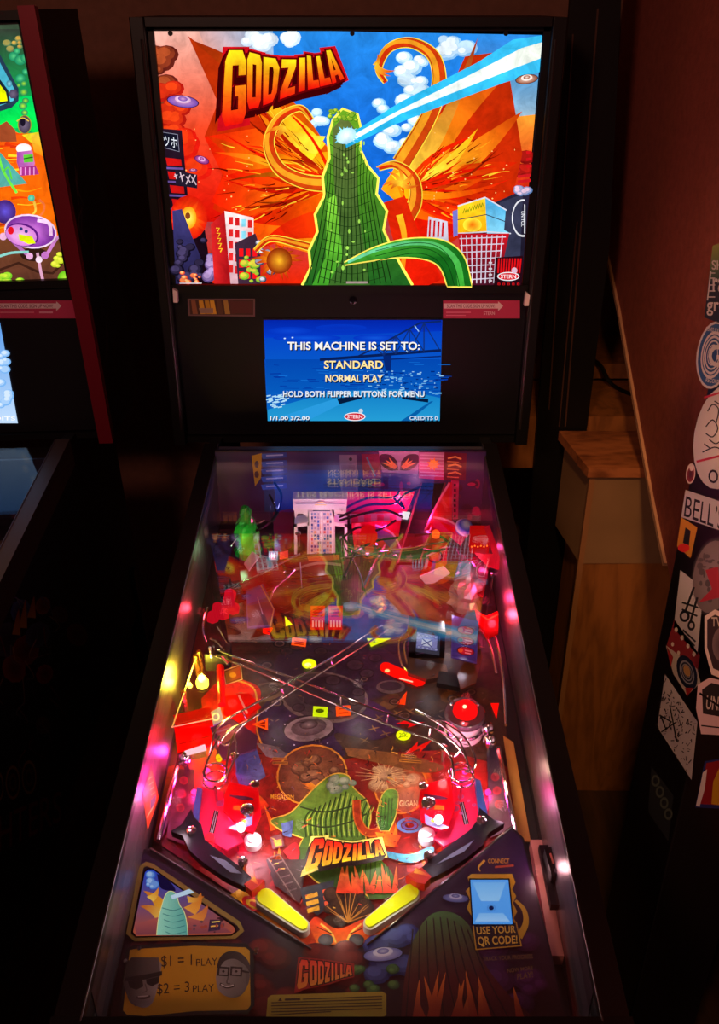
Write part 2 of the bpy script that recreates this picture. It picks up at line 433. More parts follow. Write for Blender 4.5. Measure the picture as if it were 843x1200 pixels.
# plaster side wall with a sloping lower edge, edged by a wooden strip
EDGE = [AX(x, y, .62) for x, y in [(731, -6), (729, 20), (720, 149), (714, 240), (712, 290)]]
SLOPE = [AX(x, y, .62) for x, y in [(727, 360), (748, 480), (766, 580), (782, 660)]]
d_ = (SLOPE[-1] - SLOPE[-2]).normalized()
low = SLOPE[-1] + d_ * .55
outl = [V((.62, EDGE[0].y, 2.7))] + EDGE + SLOPE + [low, V((.62, -1.2, low.z)), V((.62, -1.2, 2.7))]
structure('wall_right', MB().slab(outl, (.1, 0, 0)), WALLM)
strip = MB()
pp = [EDGE[-1]] + SLOPE
for i in range(len(pp) - 1):
    a, b = pp[i], pp[i + 1]; n = V((0, (b - a).z, -(b - a).y)).normalized()
    if n.z > 0: n = -n
    strip.slab([a + V((-.006, 0, 0)), b + V((-.006, 0, 0)), b + n * .011 + V((-.006, 0, 0)), a + n * .011 + V((-.006, 0, 0))], (.1, 0, 0))
structure('trim_1', strip, PALEWOOD)
# wooden ledge along the foot of the back wall
lg = MB(); lg.box((.34, 2.02, .86), (.98, 2.26, .995)); lg.box((.34, 2.26, 1.0), (.98, 2.5, 1.04))
o = structure('trim_2', lg, OAK)

# ------------------------------------------------------------------ black upright post between cabinet and plaster wall
t = empty('square_post', (.5, 1.97, 0), 'tall black square post standing between the lit backbox and the reddish plaster wall', 'post')
Yp = 1.998
q = [AY(668, 30, Yp), AY(729, -4, Yp), AY(715, 290, Yp), AY(691, 502, Yp), AY(640, 502, Yp)]
up_ = (q[0] - q[4]); q[0] = q[4] + up_ * 1.1; q[1] = q[1] + (q[1] - q[2]) * .25
dn = (q[3] - q[1]).normalized()
q[3] = V((q[3].x, Yp, 0)); q[4] = V((q[4].x, Yp, 0))
POST = mat('black_painted_wood', (10, 8, 9), .5, spec=.25)
MB().slab([p + V((0, .003, 0)) for p in q], (0, .016, 0)).build('shaft', POST, t, off=t.location)
for x0, y0, x1, y1, wd in [(700, 10, 662, 500, .0035), (671, 40, 643, 480, .003), (676, 260, 655, 500, .003)]:
    a, b = AY(x0, y0, Yp), AY(x1, y1, Yp)
    MB().slab([a, a + V((wd, 0, 0)), b + V((wd, 0, 0)), b], (0, .004, 0)).build('edge_bead', mat('worn_edge', (70, 48, 38), .35), t, off=t.location)

# ------------------------------------------------------------------ wooden cupboard column
t = empty('wooden_cabinet', (.66, 1.89, 0), 'tall oak cabinet with a square overhanging top beside the machine under the plaster wall', 'cabinet')
zt = .97
fl, nl, nr = AZ(655, 505, zt), AZ(690, 549, zt), AZ(757, 549, zt)
nr = nl + (nr - nl) * 2.2; fr = V((nr.x, fl.y, zt))
MB().slab([fl, nl, nr, fr], (0, 0, -.022)).build('top_board', OAKTOP, t, off=t.location, bevel=.002)
ins = V((.012, .012, 0)); a = nl + ins; b = fl + V((.016, -.01, 0)); a.z = b.z = 0
c = V((nr.x - .02, a.y, 0)); d = V((nr.x - .02, b.y, 0))
FRONT = mat('oak_in_grey_light', (140, 108, 78), .55, noise=.12, nscale=9)  # greyer light on the upper front put into the wood colour
MB().slab([V((p.x, p.y, zt - .25)) for p in (b, a, c, d)], (0, 0, .228)).build('upper_box', [FRONT], t, off=t.location)
a2, b2 = a + V((.006, .004, 0)), b + V((.03, 0, 0))
bd = MB().slab([b2, a2, c, d], (0, 0, zt - .25)); kc = AY(764, 762, a2.y)
for i, r in enumerate((.034, .024, .012)):                     # the knot in the front board
    bd.lathe(kc + V((0, -.0002 - i * .0002, 0)), [(r * .7, 0), (r * .7, .001)], V((0, 1, .0)), 28, [(124, 76, 36), (140, 88, 42), (74, 42, 20)][i], 1)
bd.build('body', [OAK, PRINT], t, off=t.location)
MB().slab([V((a.x - .004, a.y - .003, .02)), V((a.x + .008, a.y - .003, .02)), V((a.x + .008, a.y + .006, .02)), V((a.x - .004, a.y + .006, .02))], (0, 0, zt - .044)).build('corner_strip', mat('oak_edge', (150, 104, 70), .5), t, off=t.location)
# a loose cable on the ledge
cb = MB().tube(smoothpath([(.60, 2.30, 1.05), (.63, 2.24, 1.046), (.66, 2.2, 1.005), (.72, 2.12, 1.0), (.8, 2.06, 1.0)]), .005)
o = cb.build('cable', BLACK, off=V((.66, 2.2, 1.0))); o.location = (.66, 2.2, 1.0)
o['label'] = 'thin dark cable trailing over the wooden ledge behind the oak cabinet'; o['category'] = 'cable'

# ------------------------------------------------------------------ sticker-covered black cabinet at the right
PX, PY0, PY1 = .5, 1.0, 1.2
t = empty('speaker_cabinet', (.6, 1.1, 0), 'black upright cabinet plastered with stickers standing in front of the plaster wall', 'cabinet')
MB().box((PX, PY0, 0), (.62 - .002, PY1, 1.75)).build('body', mat('black_laminate', (22, 17, 20), .3), t, off=t.location, bevel=.003)
def stick(name, label, fn, n, draw, m=PAPER):
    a = Art(fn, n, 3e-5); a.k = 12; draw(a); return lab(a.build(name, m, t, off=t.location), label)
SX = lambda x, y: AX(x, y, PX); SY = lambda x, y: AY(x, y, PY0); NX, NY = (-1, 0, 0), (0, -1, 0)
W_, K_ = (196, 184, 188), (20, 18, 24)
def s1(a):
    a.poly([(836, 288), (858, 280), (858, 384), (826, 372)], (20, 24, 44))
    a.poly([(836, 288), (858, 280), (858, 330), (831, 330)], (150, 150, 60), (40, 60, 60), ((0, 285), (0, 330)))
    a.text('SH', R(835, 305, 848, 316), W_); a.text('ra', R(836, 326, 849, 342), W_); a.text('gro', R(829, 354, 852, 370), W_)
    for y in (320, 326, 334, 341, 348): a.line([(833 - (y - 320) * .08, y), (839, y)], 1.3, W_)
    a.line([(834, 318), (830, 352)], 1.5, W_)
stick('sticker', 'blue and olive sticker with stacked white lettering at the top', SX, NX, s1)
def s2(a):
    a.ell(837, 416, 20, 40, W_, rot=8); a.ell(837, 416, 18, 37, (44, 84, 138), (30, 66, 120), rot=8)
    for r in (.34, .48, .62, .76): a.ell(836, 416, 18 * r, 37 * r, W_, rot=8, ring=.88)
    a.text('G', R(831, 404, 848, 430), W_, bold=.03); a.text('GUARD YOUR', R(828, 384, 846, 389, 10), W_); a.text('RECORDS', R(828, 444, 846, 449, 10), W_)
stick('sticker', 'round blue sticker with a white letter G in concentric rings', SX, NX, s2)
def s3(a):
    a.ell(847, 512, 33, 62, W_, (232, 222, 216), rot=9)
    a.line([(826, 466), (870, 452)], 2.4, (190, 30, 60)); a.line([(817, 541), (870, 528)], 2.6, (190, 30, 60))
    for pts in ([(830, 482), (836, 474), (843, 480), (840, 496)], [(828, 500), (836, 492), (842, 502), (836, 512), (828, 508)], [(824, 530), (838, 524), (848, 528)],
                [(838, 470), (846, 476), (850, 490)], [(832, 515), (840, 520), (848, 514)], [(826, 520), (834, 526)]): a.line(pts, 1.4, K_, smooth=4)
    a.text('On', R(831, 550, 850, 566, -4), K_)
stick('sticker', 'round white sticker with scribbled line drawing and red bands', SX, NX, s3)
def s4(a):
    a.ell(810, 555, 5.5, 12, (214, 190, 180), rot=6); a.ell(810, 556, 4.2, 9, (150, 40, 44), (60, 30, 30), rot=6); a.ell(811, 549, 2, 3, (226, 200, 190))
stick('sticker', 'tiny red and cream badge sticker', SX, NX, s4)
def s5(a):
    a.poly([(804, 574), (858, 592), (858, 626), (799, 606)], W_)
    a.text('BELL\u2019S', [(805, 581), (850, 596), (848, 622), (802, 605)], K_, bold=0)
stick('sticker', 'white sticker with black BELL\u2019S lettering', SX, NX, s5)
def s6(a):
    a.poly([(799, 606), (818, 618), (810, 654), (794, 640)], (216, 140, 30)); a.poly([(804, 618), (810, 622), (808, 640), (801, 636)], K_)
    a.ell(802, 642, 7, 5, (230, 40, 30))
stick('sticker', 'small orange sticker with a black silhouette', SX, NX, s6)
def s7(a):
    a.ell(836, 676, 25, 46, (60, 50, 52), rot=8); a.ell(836, 676, 23, 43, (128, 112, 112), (160, 142, 142), rot=8)
    rd = random.Random(4)
    for i in range(26): a.ell(836 + rd.uniform(-15, 15), 676 + rd.uniform(-30, 30), rd.uniform(1, 4), rd.uniform(1, 5), (96, 84, 86), n=8)
    a.poly([(828, 668), (843, 664), (846, 700), (820, 706), (836, 690)], (190, 44, 60))
stick('sticker', 'round grey moon-like sticker', SX, NX, s7)
def s8(a):
    a.poly([(798, 668), (825, 690), (818, 768), (790, 736)], (216, 206, 206))
    a.ell(803, 722, 6, 7, K_, ring=.55); a.line([(804, 716), (814, 688)], 2.6, K_); a.line([(810, 728), (818, 700)], 2.6, K_)
    a.line([(800, 706), (819, 712)], 2.2, K_); a.line([(800, 714), (818, 722)], 2.2, K_); a.ell(811, 733, 4.5, 6, K_, ring=.5)
    a.line([(801, 738), (816, 752)], 2, K_); a.line([(803, 744), (815, 757)], 2, K_)
stick('sticker', 'white sticker with bold black hash-shaped lettering', SX, NX, s8)
def s9(a):
    a.poly([(791, 726), (821, 768), (816, 800), (782, 756)], (150, 44, 52))
    for k in range(4): a.ell(793 + k * 7, 738 + k * 9.5, 2, 3, (232, 214, 196), n=8)
    for k in range(4): a.ell(789 + k * 7, 755 + k * 10, 1.8, 2.6, (232, 214, 196), n=8)
    a.poly([(781, 756), (818, 784), (822, 800), (806, 815), (790, 790)], (204, 190, 176)); a.ell(806, 788, 11, 21, (24, 34, 60), rot=-18)
    for r in (.7, .5, .32): a.ell(806, 788, 11 * r, 21 * r, (150, 150, 160), rot=-18, ring=.86)
    a.ell(806, 786, 3.6, 7, (196, 150, 90), rot=-18); a.poly([(782, 757), (790, 770), (787, 782)], (170, 40, 44)); a.poly([(804, 806), (814, 806), (806, 816)], (170, 40, 44))
stick('sticker', 'red and cream diamond sticker with a dark record disc', SX, NX, s9)
def s10(a):
    a.poly([(780, 790), (818, 846), (811, 914), (771, 852)], (216, 206, 212))
    rd = random.Random(9)
    for i in range(110):
        u, v = rd.random(), rd.random()
        x = 780 + 36 * u - 8 * v; y = 796 + 54 * u + 58 * v; g = rd.uniform(0, 6.28); l = rd.uniform(2, 7)
        a.line([(x, y), (x + l * math.cos(g) * .6, y + l * math.sin(g))], rd.uniform(.5, 1.4), (50, 42, 54))
    a.line([(776, 838), (790, 846), (784, 856), (778, 840)], 1.8, K_); a.line([(788, 826), (796, 868)], 1.4, K_); a.line([(778, 858), (796, 846)], 1.4, K_)
stick('sticker', 'white sticker densely scribbled in black ink', SX, NX, s10)
def s11(a):
    a.poly([(764, 898), (790, 932), (784, 986), (760, 952)], (40, 44, 48))
    for k in range(4): a.ell(769 + k * 5, 915 + k * 13, 5, 7, (90, 100, 90), n=10, ring=.6)
stick('sticker', 'dark sticker with grey-green blocks in the shadow', SX, NX, s11)
def s12(a):
    a.poly([(826, 722), (838, 714), (858, 722), (858, 800), (834, 790), (826, 760)], (224, 204, 214)); a.poly([(829, 726), (838, 720), (858, 728), (858, 792), (836, 783), (829, 758)], (60, 48, 62))
    a.ell(846, 755, 11, 20, (120, 104, 120), (80, 68, 84)); a.text('TW', R(834, 723, 850, 734), W_)
stick('sticker', 'shield sticker with a pale rim and dark centre', SY, NY, s12)
def s13(a):
    a.poly([(818, 802), (832, 794), (858, 800), (858, 862), (822, 860), (816, 830)], (210, 180, 200)); a.poly([(823, 808), (834, 800), (858, 806), (858, 842), (824, 836)], (44, 40, 48))
    a.text('UNN', R(828, 816, 850, 832, 6), W_); a.line([(820, 812), (838, 824), (858, 836)], 2.4, K_, smooth=4); a.line([(822, 850), (858, 854)], 1.6, K_)
stick('sticker', 'heart-shaped pale sticker with a black banner', SY, NY, s13)
def s14(a):
    a.poly([(826, 892), (860, 886), (860, 948), (815, 946)], (40, 46, 110)); a.poly([(828, 894), (860, 888), (860, 944), (821, 942)], (134, 26, 40))
    a.poly([(824, 905), (829, 901), (826, 925), (820, 945), (816, 944)], (210, 200, 214)); a.poly([(843, 900), (850, 896), (856, 910), (850, 944), (834, 942), (836, 916)], (190, 140, 30))
stick('sticker', 'blue and red sticker with a plain yellow shape', SY, NY, s14)
# ------------------------------------------------------------------ shells shared by both pinball machines
def cabinet_shell(t, trim_mat, blade):
    yf, yb = .535, 1.97
    for s_ in (-1, 1):
        xi, xo = s_ * .2625, s_ * .284
        prof = [(yf, .52), (yb, .50), (yb, 1.06), (1.66, glass_z(1.66)), (yf, glass_z(yf))]
        mb = MB().slab([(xi, y, z) for y, z in prof], (xo - xi, 0, 0)); o = mb.build('side_panel', BLACKMATTE, t)
        # glossy inner blade
        pr = [(.6, pf_z(.6) + .03), (1.62, pf_z(1.62)), (1.62, glass_z(1.62) - .006), (.6, glass_z(.6) - .006)]
        MB().slab([(xi, y, z) for y, z in pr], (-s_ * .001, 0, 0)).build('inner_blade', blade, o)
        rl = MB().slab([(s_ * .2605, y, glass_z(y) + dz) for y, dz in ((yf, -.004), (1.665, -.004), (1.665, .008), (yf, .008))], (s_ * .029, 0, 0))
        rl.slab([(s_ * .2845, y, z) for y, z in ((yf, glass_z(yf) - .05), (1.665, glass_z(1.665) - .05), (1.665, glass_z(1.665)), (yf, glass_z(yf)))], (s_ * .005, 0, 0))
        rs = rl.build('side_rail', trim_mat, t, bevel=.0015)
        MB().tube([(s_ * .2612, .56, glass_z(.56) + .0085), (s_ * .2612, 1.66, glass_z(1.66) + .0085)], .0011, 6).build('rail_highlight', mat('rail_highlight_metal', (96, 88, 92), .4, .7), rs)  # highlight along the rail's inner edge, added as a paler strip
    fr = MB().box((-.284, yf - .02, .5), (.284, yf, glass_z(yf) - .03)); fr.build('front_panel', BLACKMATTE, t)
    lb = MB().slab([(-.292, yf - .03, glass_z(yf) - .03), (.292, yf - .03, glass_z(yf) - .03), (.292, yf + .028, glass_z(yf) - .03), (-.292, yf + .028, glass_z(yf) - .03)], (0, .002, .042))
    lb.build('lockdown_bar', trim_mat, t, bevel=.006)
    MB().box((-.262, yf, .5), (.262, yb, .52)).build('bottom_board', BLACKMATTE, t)
    for x in (-.272, .272):
        for y in (yf + .02, yb - .05):
            lm = MB(); lm.tube([(x, y, .62), (x * 1.03, y, .06)], [.022, .016], 6); lm.lathe((x * 1.03, y, 0), [(.026, 0), (.026, .012), (.008, .02), (.008, .07)], V((0, 0, 1)), 14)
            lm.build('leg', BLACK, t)
def backbox_shell(t, edge_mat):
    y0, y1, zb, zt_ = 1.706, 1.97, 1.066, 1.832; W2 = .359
    mb = MB()
    mb.slab([(-W2, y0, zb), (-W2 + .024, y0, zb), (-W2 + .024, y1, zb), (-W2, y1, zb)], (0, 0, zt_ - zb))
    mb.slab([(W2, y0, zb), (W2 - .024, y0, zb), (W2 - .024, y1, zb), (W2, y1, zb)], (0, 0, zt_ - zb))
    mb.box((-W2 + .024, y0, zt_ - .014), (W2 - .024, y1, zt_)); mb.box((-W2 + .024, y0 + .012, zb), (W2 - .024, y1, zb + .012)); mb.box((-W2 + .024, y1 - .012, zb + .012), (W2 - .024, y1, zt_ - .014))
    bb = mb.build('backbox', BLACK, t, bevel=.002)
    fm = MB()
    for s_ in (-1, 1): fm.slab([(s_ * .3235, 1.722, 1.386), (s_ * .336, 1.722, 1.386), (s_ * .336, 1.722, 1.82), (s_ * .3235, 1.722, 1.82)], (0, .012, 0))
    fm.box((-.336, 1.722, 1.8115), (.336, 1.734, 1.82)); fm.box((-.336, 1.716, 1.3745), (.336, 1.734, 1.3895))
    fm.build('backglass_frame', BLACK, bb, bevel=.0015)
    for s_ in (-1, 1):
        MB().tube([(s_ * .341, 1.708, 1.80), (s_ * .341, 1.708, 1.10)], .0035, 8).build('edge_bead', edge_mat, bb)
    return bb

# ================================================================== the lit pinball machine
set_machine()
M1 = empty('pinball_machine', BASE, 'black pinball machine with red and gold lit backglass above a glowing red playfield', 'pinball machine', 'pinball machines')
BASE_RAIL = RAIL
cabinet_shell(M1, RAIL, MIRROR)
bb = backbox_shell(M1, mat('black_satin_edge', (60, 56, 58), .25, .6))
# speaker panel below the backglass
sp_ = MB().box((-.335, 1.728, 1.08), (.335, 1.75, 1.3745)).build('speaker_panel', mat('black_panel', (14, 13, 20), .5, spec=.25), M1)
SPK = lambda x, y: AY(x, y, 1.7275)
for px, py in ((205, 346), (618, 350)):
    p = AY(px, py, 1.705)
    MB().slab([p + V((-.004, 0, -.014)), p + V((.004, 0, -.014)), p + V((.005, 0, .006)), p + V((-.003, 0, .012))], (0, .012, 0)).build('latch', WHITEPL, sp_)
for px in (200, 413, 593):
    p = AY(px, 39, 1.72); MB().lathe(p, [(.004, 0), (.004, .004)], V((0, -1, 0)), 10).build('screw', BLACK, M1)
MB().lathe(AY(414, 352, 1.7275), [(.0075, 0), (.0075, .002), (.004, .0025)], V((0, -1, 0)), 16).build('camera_eye', mat('black_lens', (20, 18, 26), .1), sp_)
a = Art(SPK, (0, -1, 0)); a.k = 20
a.poly([(220, 350), (299, 350), (299, 371), (221, 370)], (110, 84, 90)); a.poly([(222, 351.5), (297, 351.5), (297, 369), (223, 368.5)], (70, 40, 26))
for x, c in ((224, (140, 90, 60)), (233, (214, 170, 40)), (240, (190, 150, 30)), (246, (224, 180, 50)), (254, (90, 60, 40)), (262, (170, 140, 60)), (268, (80, 40, 34))):
    a.poly([(x, 352), (x + 5, 352), (x + 8, 368), (x + 2, 368)], c)
a.poly([(270, 353), (296, 353), (296, 367), (272, 367)], (84, 36, 34)); a.poly([(233, 361), (250, 361), (250, 367), (235, 367)], (150, 126, 110))
lab(a.build('foil_plate', PAPER, sp_), 'small gold and brown foil plate')
a = Art(SPK, (0, -1, 0)); a.k = 20
a.poly([(519.5, 352), (609.5, 352), (609.5, 373), (519.5, 373)], (186, 54, 96))
a.poly([(520, 355.5), (584, 355.5), (584, 353), (590, 358.5), (584, 364.5), (584, 361.5), (520, 361.5)], (226, 206, 214))
a.text('SCAN THIS CODE. SIGN UP NOW!', R(524, 356.6, 580, 360.6), (120, 40, 70)); a.line([(523, 366), (552, 366)], 1.2, (226, 130, 160)); a.line([(523, 369.5), (546, 369.5)], 1, (226, 130, 160))
a.text('STERN', R(567, 365, 580, 369), (226, 190, 205))
lab(a.build('sticker', PAPER, sp_), 'pink scan-this-code sticker with a pale arrow')

# display -----------------------------------------------------------
def display(a):
    a.poly([(309, 375), (518.5, 375), (515.5, 493), (314, 493)], (12, 60, 190), (20, 120, 196), ((0, 375), (0, 493)))
    a.poly([(309, 375), (518, 375), (517.6, 388), (309.5, 396)], (10, 40, 160), (12, 60, 196), ((0, 375), (0, 396)))
    for x, y, rx, ry, c in ((340, 388, 26, 5, (20, 70, 205)), (400, 384, 30, 4, (14, 50, 178)), (360, 396, 40, 4, (22, 84, 214)), (440, 396, 26, 4, (24, 84, 210))): a.ell(x, y, rx, ry, (12, 54, 186), c)
    a.poly([(310, 421), (516.8, 421), (516, 470), (313, 480)], (10, 70, 170), (16, 96, 186), ((0, 421), (0, 475)))
    rd = random.Random(3)
    for i in range(70):
        x = rd.uniform(312, 515); y = rd.uniform(424, 462); a.line([(x, y), (x + rd.uniform(5, 18), y + rd.uniform(-.6, .6))], rd.uniform(.5, 1.4), rd.choice([(8, 50, 150), (24, 104, 200), (10, 60, 158)]))
    a.poly([(314, 493), (313.5, 480), (390, 458), (470, 456), (516, 466), (515.5, 493)], (24, 120, 190), (40, 150, 205), ((0, 456), (0, 493)))
    a.poly([(314, 493), (420, 458), (430, 458), (360, 493)], (44, 148, 214)); a.poly([(470, 493), (505, 470), (508, 470), (480, 493)], (14, 90, 160))
    for i in range(120):
        x = rd.uniform(430, 515); y = rd.uniform(434, 462); a.line([(x, y), (x + rd.uniform(1, 5), y)], rd.uniform(.7, 1.6), rd.choice([(150, 200, 230), (100, 170, 220), (6, 44, 120)]))
    for i in range(30):
        x = rd.uniform(312, 335); y = rd.uniform(462, 478); a.line([(x, y), (x + 5, y - 1)], 1.4, (170, 214, 236))
    top = [(420, 417), (445, 404), (470, 390), (492, 378), (517, 376)]
    a.line(top, 2, (20, 40, 96)); a.line([(375, 421), (440, 416), (517, 410)], 3.2, (16, 34, 84)); a.line([(380, 425), (517, 417)], 1.6, (14, 40, 110))
    for x0, y0, x1, y1 in ((440, 407, 450, 416), (450, 401, 450, 416), (450, 401, 464, 414), (464, 393, 464, 414), (464, 393, 480, 413), (480, 385, 480, 412), (480, 385, 497, 411), (497, 378, 497, 411), (497, 378, 515, 409), (450, 416, 464, 393), (464, 414, 480, 385), (480, 413, 497, 378)):
        a.line([(x0, y0), (x1, y1)], 1.3, (24, 46, 106))
    for x0, y0, x1, y1 in ((470, 404, 478, 412), (486, 381, 491, 388)): a.line([(x0, y0), (x1, y1)], 1.2, (150, 190, 230))
    a.poly([(449, 416), (459, 416), (458, 434), (452, 434)], (12, 40, 110))
    a.poly([(395, 466), (424, 463), (425, 466), (398, 473)], (10, 30, 60)); a.poly([(470, 464), (502, 467), (502, 471), (472, 467)], (10, 30, 60))
    for x, y in ((334, 396), (343, 395)): a.ell(x, y, 1.3, .9, (190, 220, 250), n=8)
    SH = (10, 20, 60); WH = (245, 240, 232)
    for tx, q, c in (('THIS MACHINE IS SET TO:', R(337, 400, 492, 409.5), WH), ('STANDARD', R(380, 422, 449, 431.5), (255, 226, 150)), ('NORMAL PLAY', R(381.5, 438.5, 449, 447), (250, 226, 170)),
                     ('HOLD BOTH FLIPPER BUTTONS FOR MENU', R(332, 457.5, 497.5, 464.5), (226, 232, 240)), ('1/1.00 3/2.00', R(317, 487, 363, 491.5), (226, 232, 240)), ('CREDITS 0', R(480, 487, 513, 491.5), (200, 214, 236))):
        a.text(tx, [(x + 1, y + 1.2) for x, y in q], SH, bold=.03); a.text(tx, q, c, bold=.022)
    a.ell(416, 487.5, 12.5, 5, (235, 235, 240)); a.ell(416, 487.5, 11.4, 4, (200, 26, 44)); a.text('STERN', R(407, 485.3, 425, 489.7), (245, 200, 206), bold=.03); a.ell(423, 481, 2.6, 2.8, (190, 205, 220), n=10)
MB().slab([SPK(307, 373), SPK(520, 373), SPK(517, 495), SPK(312, 495)], (0, -.0012, 0)).build('screen_bezel', BLACK, sp_)
a = Art(lambda x, y: AY(x, y, 1.726), (0, -1, 0)); display(a); lab(a.build('display_screen', SCREEN, M1), 'lit blue display reading THIS MACHINE IS SET TO STANDARD')
# ------------------------------------------------------------------ lit backglass picture
def backglass_art(a):
    rd = random.Random(5)
    X0, X1 = 175, 637
    a.poly([(177, 33), (634.5, 41), (610, 334), (207, 331.5)], (46, 130, 214), (220, 40, 16), ((0, 60), (0, 230)))
    # left sky, pink to red
    a.poly([(177, 33), (250, 34), (262, 90), (266, 150), (190, 150)], (226, 170, 156), (232, 70, 40), ((0, 36), (0, 150))); a.poly([(190, 150), (266, 150), (280, 260), (200, 260)], (232, 70, 40), (206, 20, 12), ((0, 150), (0, 200)))
    a.poly([(232, 34), (330, 36), (330, 90), (262, 110)], (120, 176, 226), (230, 150, 130), ((320, 36), (250, 90)))
    a.cloud(178, 60, 196, 130, 16, 7, 15, (96, 34, 26), (170, 74, 40), 2)
    a.cloud(186, 100, 214, 160, 16, 8, 16, (176, 30, 22), (232, 66, 26), 3)
    a.cloud(192, 150, 240, 210, 14, 9, 18, (214, 30, 20), (236, 60, 24), 4)
    # centre sky and clouds
    a.poly([(320, 35), (560, 40), (540, 130), (480, 240), (340, 240), (322, 120)], (40, 128, 216), (22, 92, 200), ((0, 40), (0, 200)))
    a.cloud(290, 38, 352, 54, 12, 6, 13, (196, 216, 236), (250, 250, 252), 6); a.cloud(440, 120, 500, 132, 8, 6, 12, (120, 180, 226), (236, 246, 252), 7)
    a.cloud(470, 62, 496, 150, 18, 6, 13, (150, 196, 232), (250, 252, 252), 8); a.cloud(448, 150, 478, 180, 10, 6, 12, (150, 200, 236), (244, 250, 254), 9)
    a.cloud(520, 44, 548, 64, 10, 7, 13, (130, 180, 224), (230, 242, 250), 10); a.cloud(362, 128, 384, 148, 6, 6, 10, (160, 210, 236), (244, 250, 250), 12)
    # right sky
    a.poly([(594, 78), (632, 76), (622, 190), (600, 200)], (66, 138, 200), (226, 214, 196), ((0, 84), (0, 140)))
    a.poly([(590, 138), (627, 134), (618, 236), (590, 236)], (246, 150, 50), (196, 20, 16), ((0, 138), (0, 176)))
    a.cloud(596, 176, 622, 206, 10, 6, 11, (130, 22, 20), (190, 34, 26), 13)
    # great fans of flame on both sides
    OR1, OR2, YE, RE, DK = (206, 40, 10), (236, 96, 10), (255, 224, 40), (222, 22, 10), (110, 24, 10)
    a.poly([(221, 42), (252, 66), (300, 120), (392, 210), (330, 290), (250, 244), (262, 200), (240, 160), (256, 120)], (170, 50, 16), OR1, ((230, 60), (330, 200)))
    a.poly([(240, 160), (300, 150), (380, 190), (380, 300), (300, 280), (276, 250), (248, 236), (262, 206)], (226, 30, 12), (250, 150, 20), ((250, 190), (384, 190)))
    for bs, tp, wd, c, c2, bn in (((380, 215), (224, 46), 26, OR2, (150, 44, 16), .10), ((384, 200), (242, 158), 24, (252, 170, 20), OR1, -.08), ((384, 226), (262, 206), 22, (250, 120, 14), RE, .06),
                                  ((384, 240), (282, 256), 20, OR2, (200, 14, 10), -.05), ((380, 262), (300, 292), 18, (236, 60, 12), (200, 20, 12), .08), ((372, 180), (270, 96), 15, YE, (226, 110, 16), .06),
                                  ((376, 170), (300, 130), 12, (255, 236, 60), OR2, -.1), ((360, 205), (252, 178), 8, YE, (240, 70, 14), .04)):
        a.tongue(bs, tp, wd, c, c2, bn)
    a.poly([(596, 84), (590, 60), (545, 66), (480, 210), (470, 260), (520, 290), (560, 262), (598, 240), (612, 180)], (176, 44, 14), OR1, ((600, 90), (480, 230)))
    for bs, tp, wd, c, c2, bn in (((470, 240), (596, 84), 30, (250, 160, 24), (206, 74, 20), -.08), ((474, 226), (612, 130), 26, (255, 214, 40), (206, 60, 14), .05), ((474, 240), (606, 190), 26, (250, 130, 16), (196, 30, 10), -.05),
                                  ((472, 256), (590, 236), 20, (252, 110, 14), (206, 20, 10), .06), ((480, 268), (560, 262), 15, (226, 30, 12), (190, 14, 10), .05), ((478, 214), (560, 44), 12, (246, 200, 60), (150, 52, 24), .04),
                                  ((478, 230), (560, 150), 12, (255, 240, 80), (244, 160, 20), .05), ((480, 236), (548, 190), 9, (255, 232, 60), (240, 120, 20), -.05)):
        a.tongue(bs, tp, wd, c, c2, bn)
    for k in range(22):
        g = rd.uniform(-.9, .55); l = rd.uniform(70, 150); a.tongue((392, 212), (392 - l * math.cos(g), 212 + l * math.sin(g)), rd.uniform(2, 6), rd.choice([(250, 170, 20), (236, 70, 12), (226, 40, 10), (150, 30, 10)]), rd.choice([OR1, RE, RE, (110, 20, 8)]), rd.uniform(-.12, .12))
    for k in range(20):
        g = rd.uniform(-.95, .5); l = rd.uniform(50, 128); a.tongue((474, 226), (474 + l * math.cos(g), 226 + l * math.sin(g)), rd.uniform(2, 6), rd.choice([(250, 170, 20), (236, 70, 12), (226, 40, 10), (150, 30, 10)]), rd.choice([OR1, RE, RE, (110, 20, 8)]), rd.uniform(-.12, .12))
    for i in range(60):
        a.ell(rd.choice([rd.uniform(215, 330), rd.uniform(500, 605)]), rd.uniform(150, 250), rd.uniform(.4, 1.1), rd.uniform(.4, 1.1), (255, 190, 110), n=6)
    for i in range(150):
        sd = rd.random() < .5; g = rd.uniform(-1.0, .6); r0_, l = rd.uniform(20, 130), rd.uniform(6, 26)
        o_, sg = ((392, 212), -1) if sd else ((474, 226), 1)
        if not sd: r0_ *= .8
        x, y = o_[0] + sg * r0_ * math.cos(g), o_[1] + r0_ * math.sin(g); b_ = rd.uniform(-.15, .15)
        a.line([(x, y), (x + sg * l * .5 * math.cos(g + b_), y + l * .5 * math.sin(g + b_)), (x + sg * l * math.cos(g), y + l * math.sin(g))], rd.uniform(.8, 2.2), rd.choice([(120, 20, 8), (90, 14, 6), (255, 200, 50), (255, 150, 30), (170, 30, 10)]), .2, smooth=3)
    # left city
    a.poly([(190, 150), (214, 152), (222, 240), (240, 262), (250, 331.4), (207, 331.4)], (40, 26, 40), (26, 14, 22), ((0, 150), (0, 330)))
    for y in (184, 200, 216, 232): a.poly([(195 + (y - 184) * .15, y), (213 + (y - 184) * .1, y + 2), (214 + (y - 184) * .1, y + 10), (197 + (y - 184) * .15, y + 9)], (200, 26, 24)); a.line([(193 + (y - 184) * .15, y + 12), (216 + (y - 184) * .1, y + 13)], 2.4, (104, 80, 150))
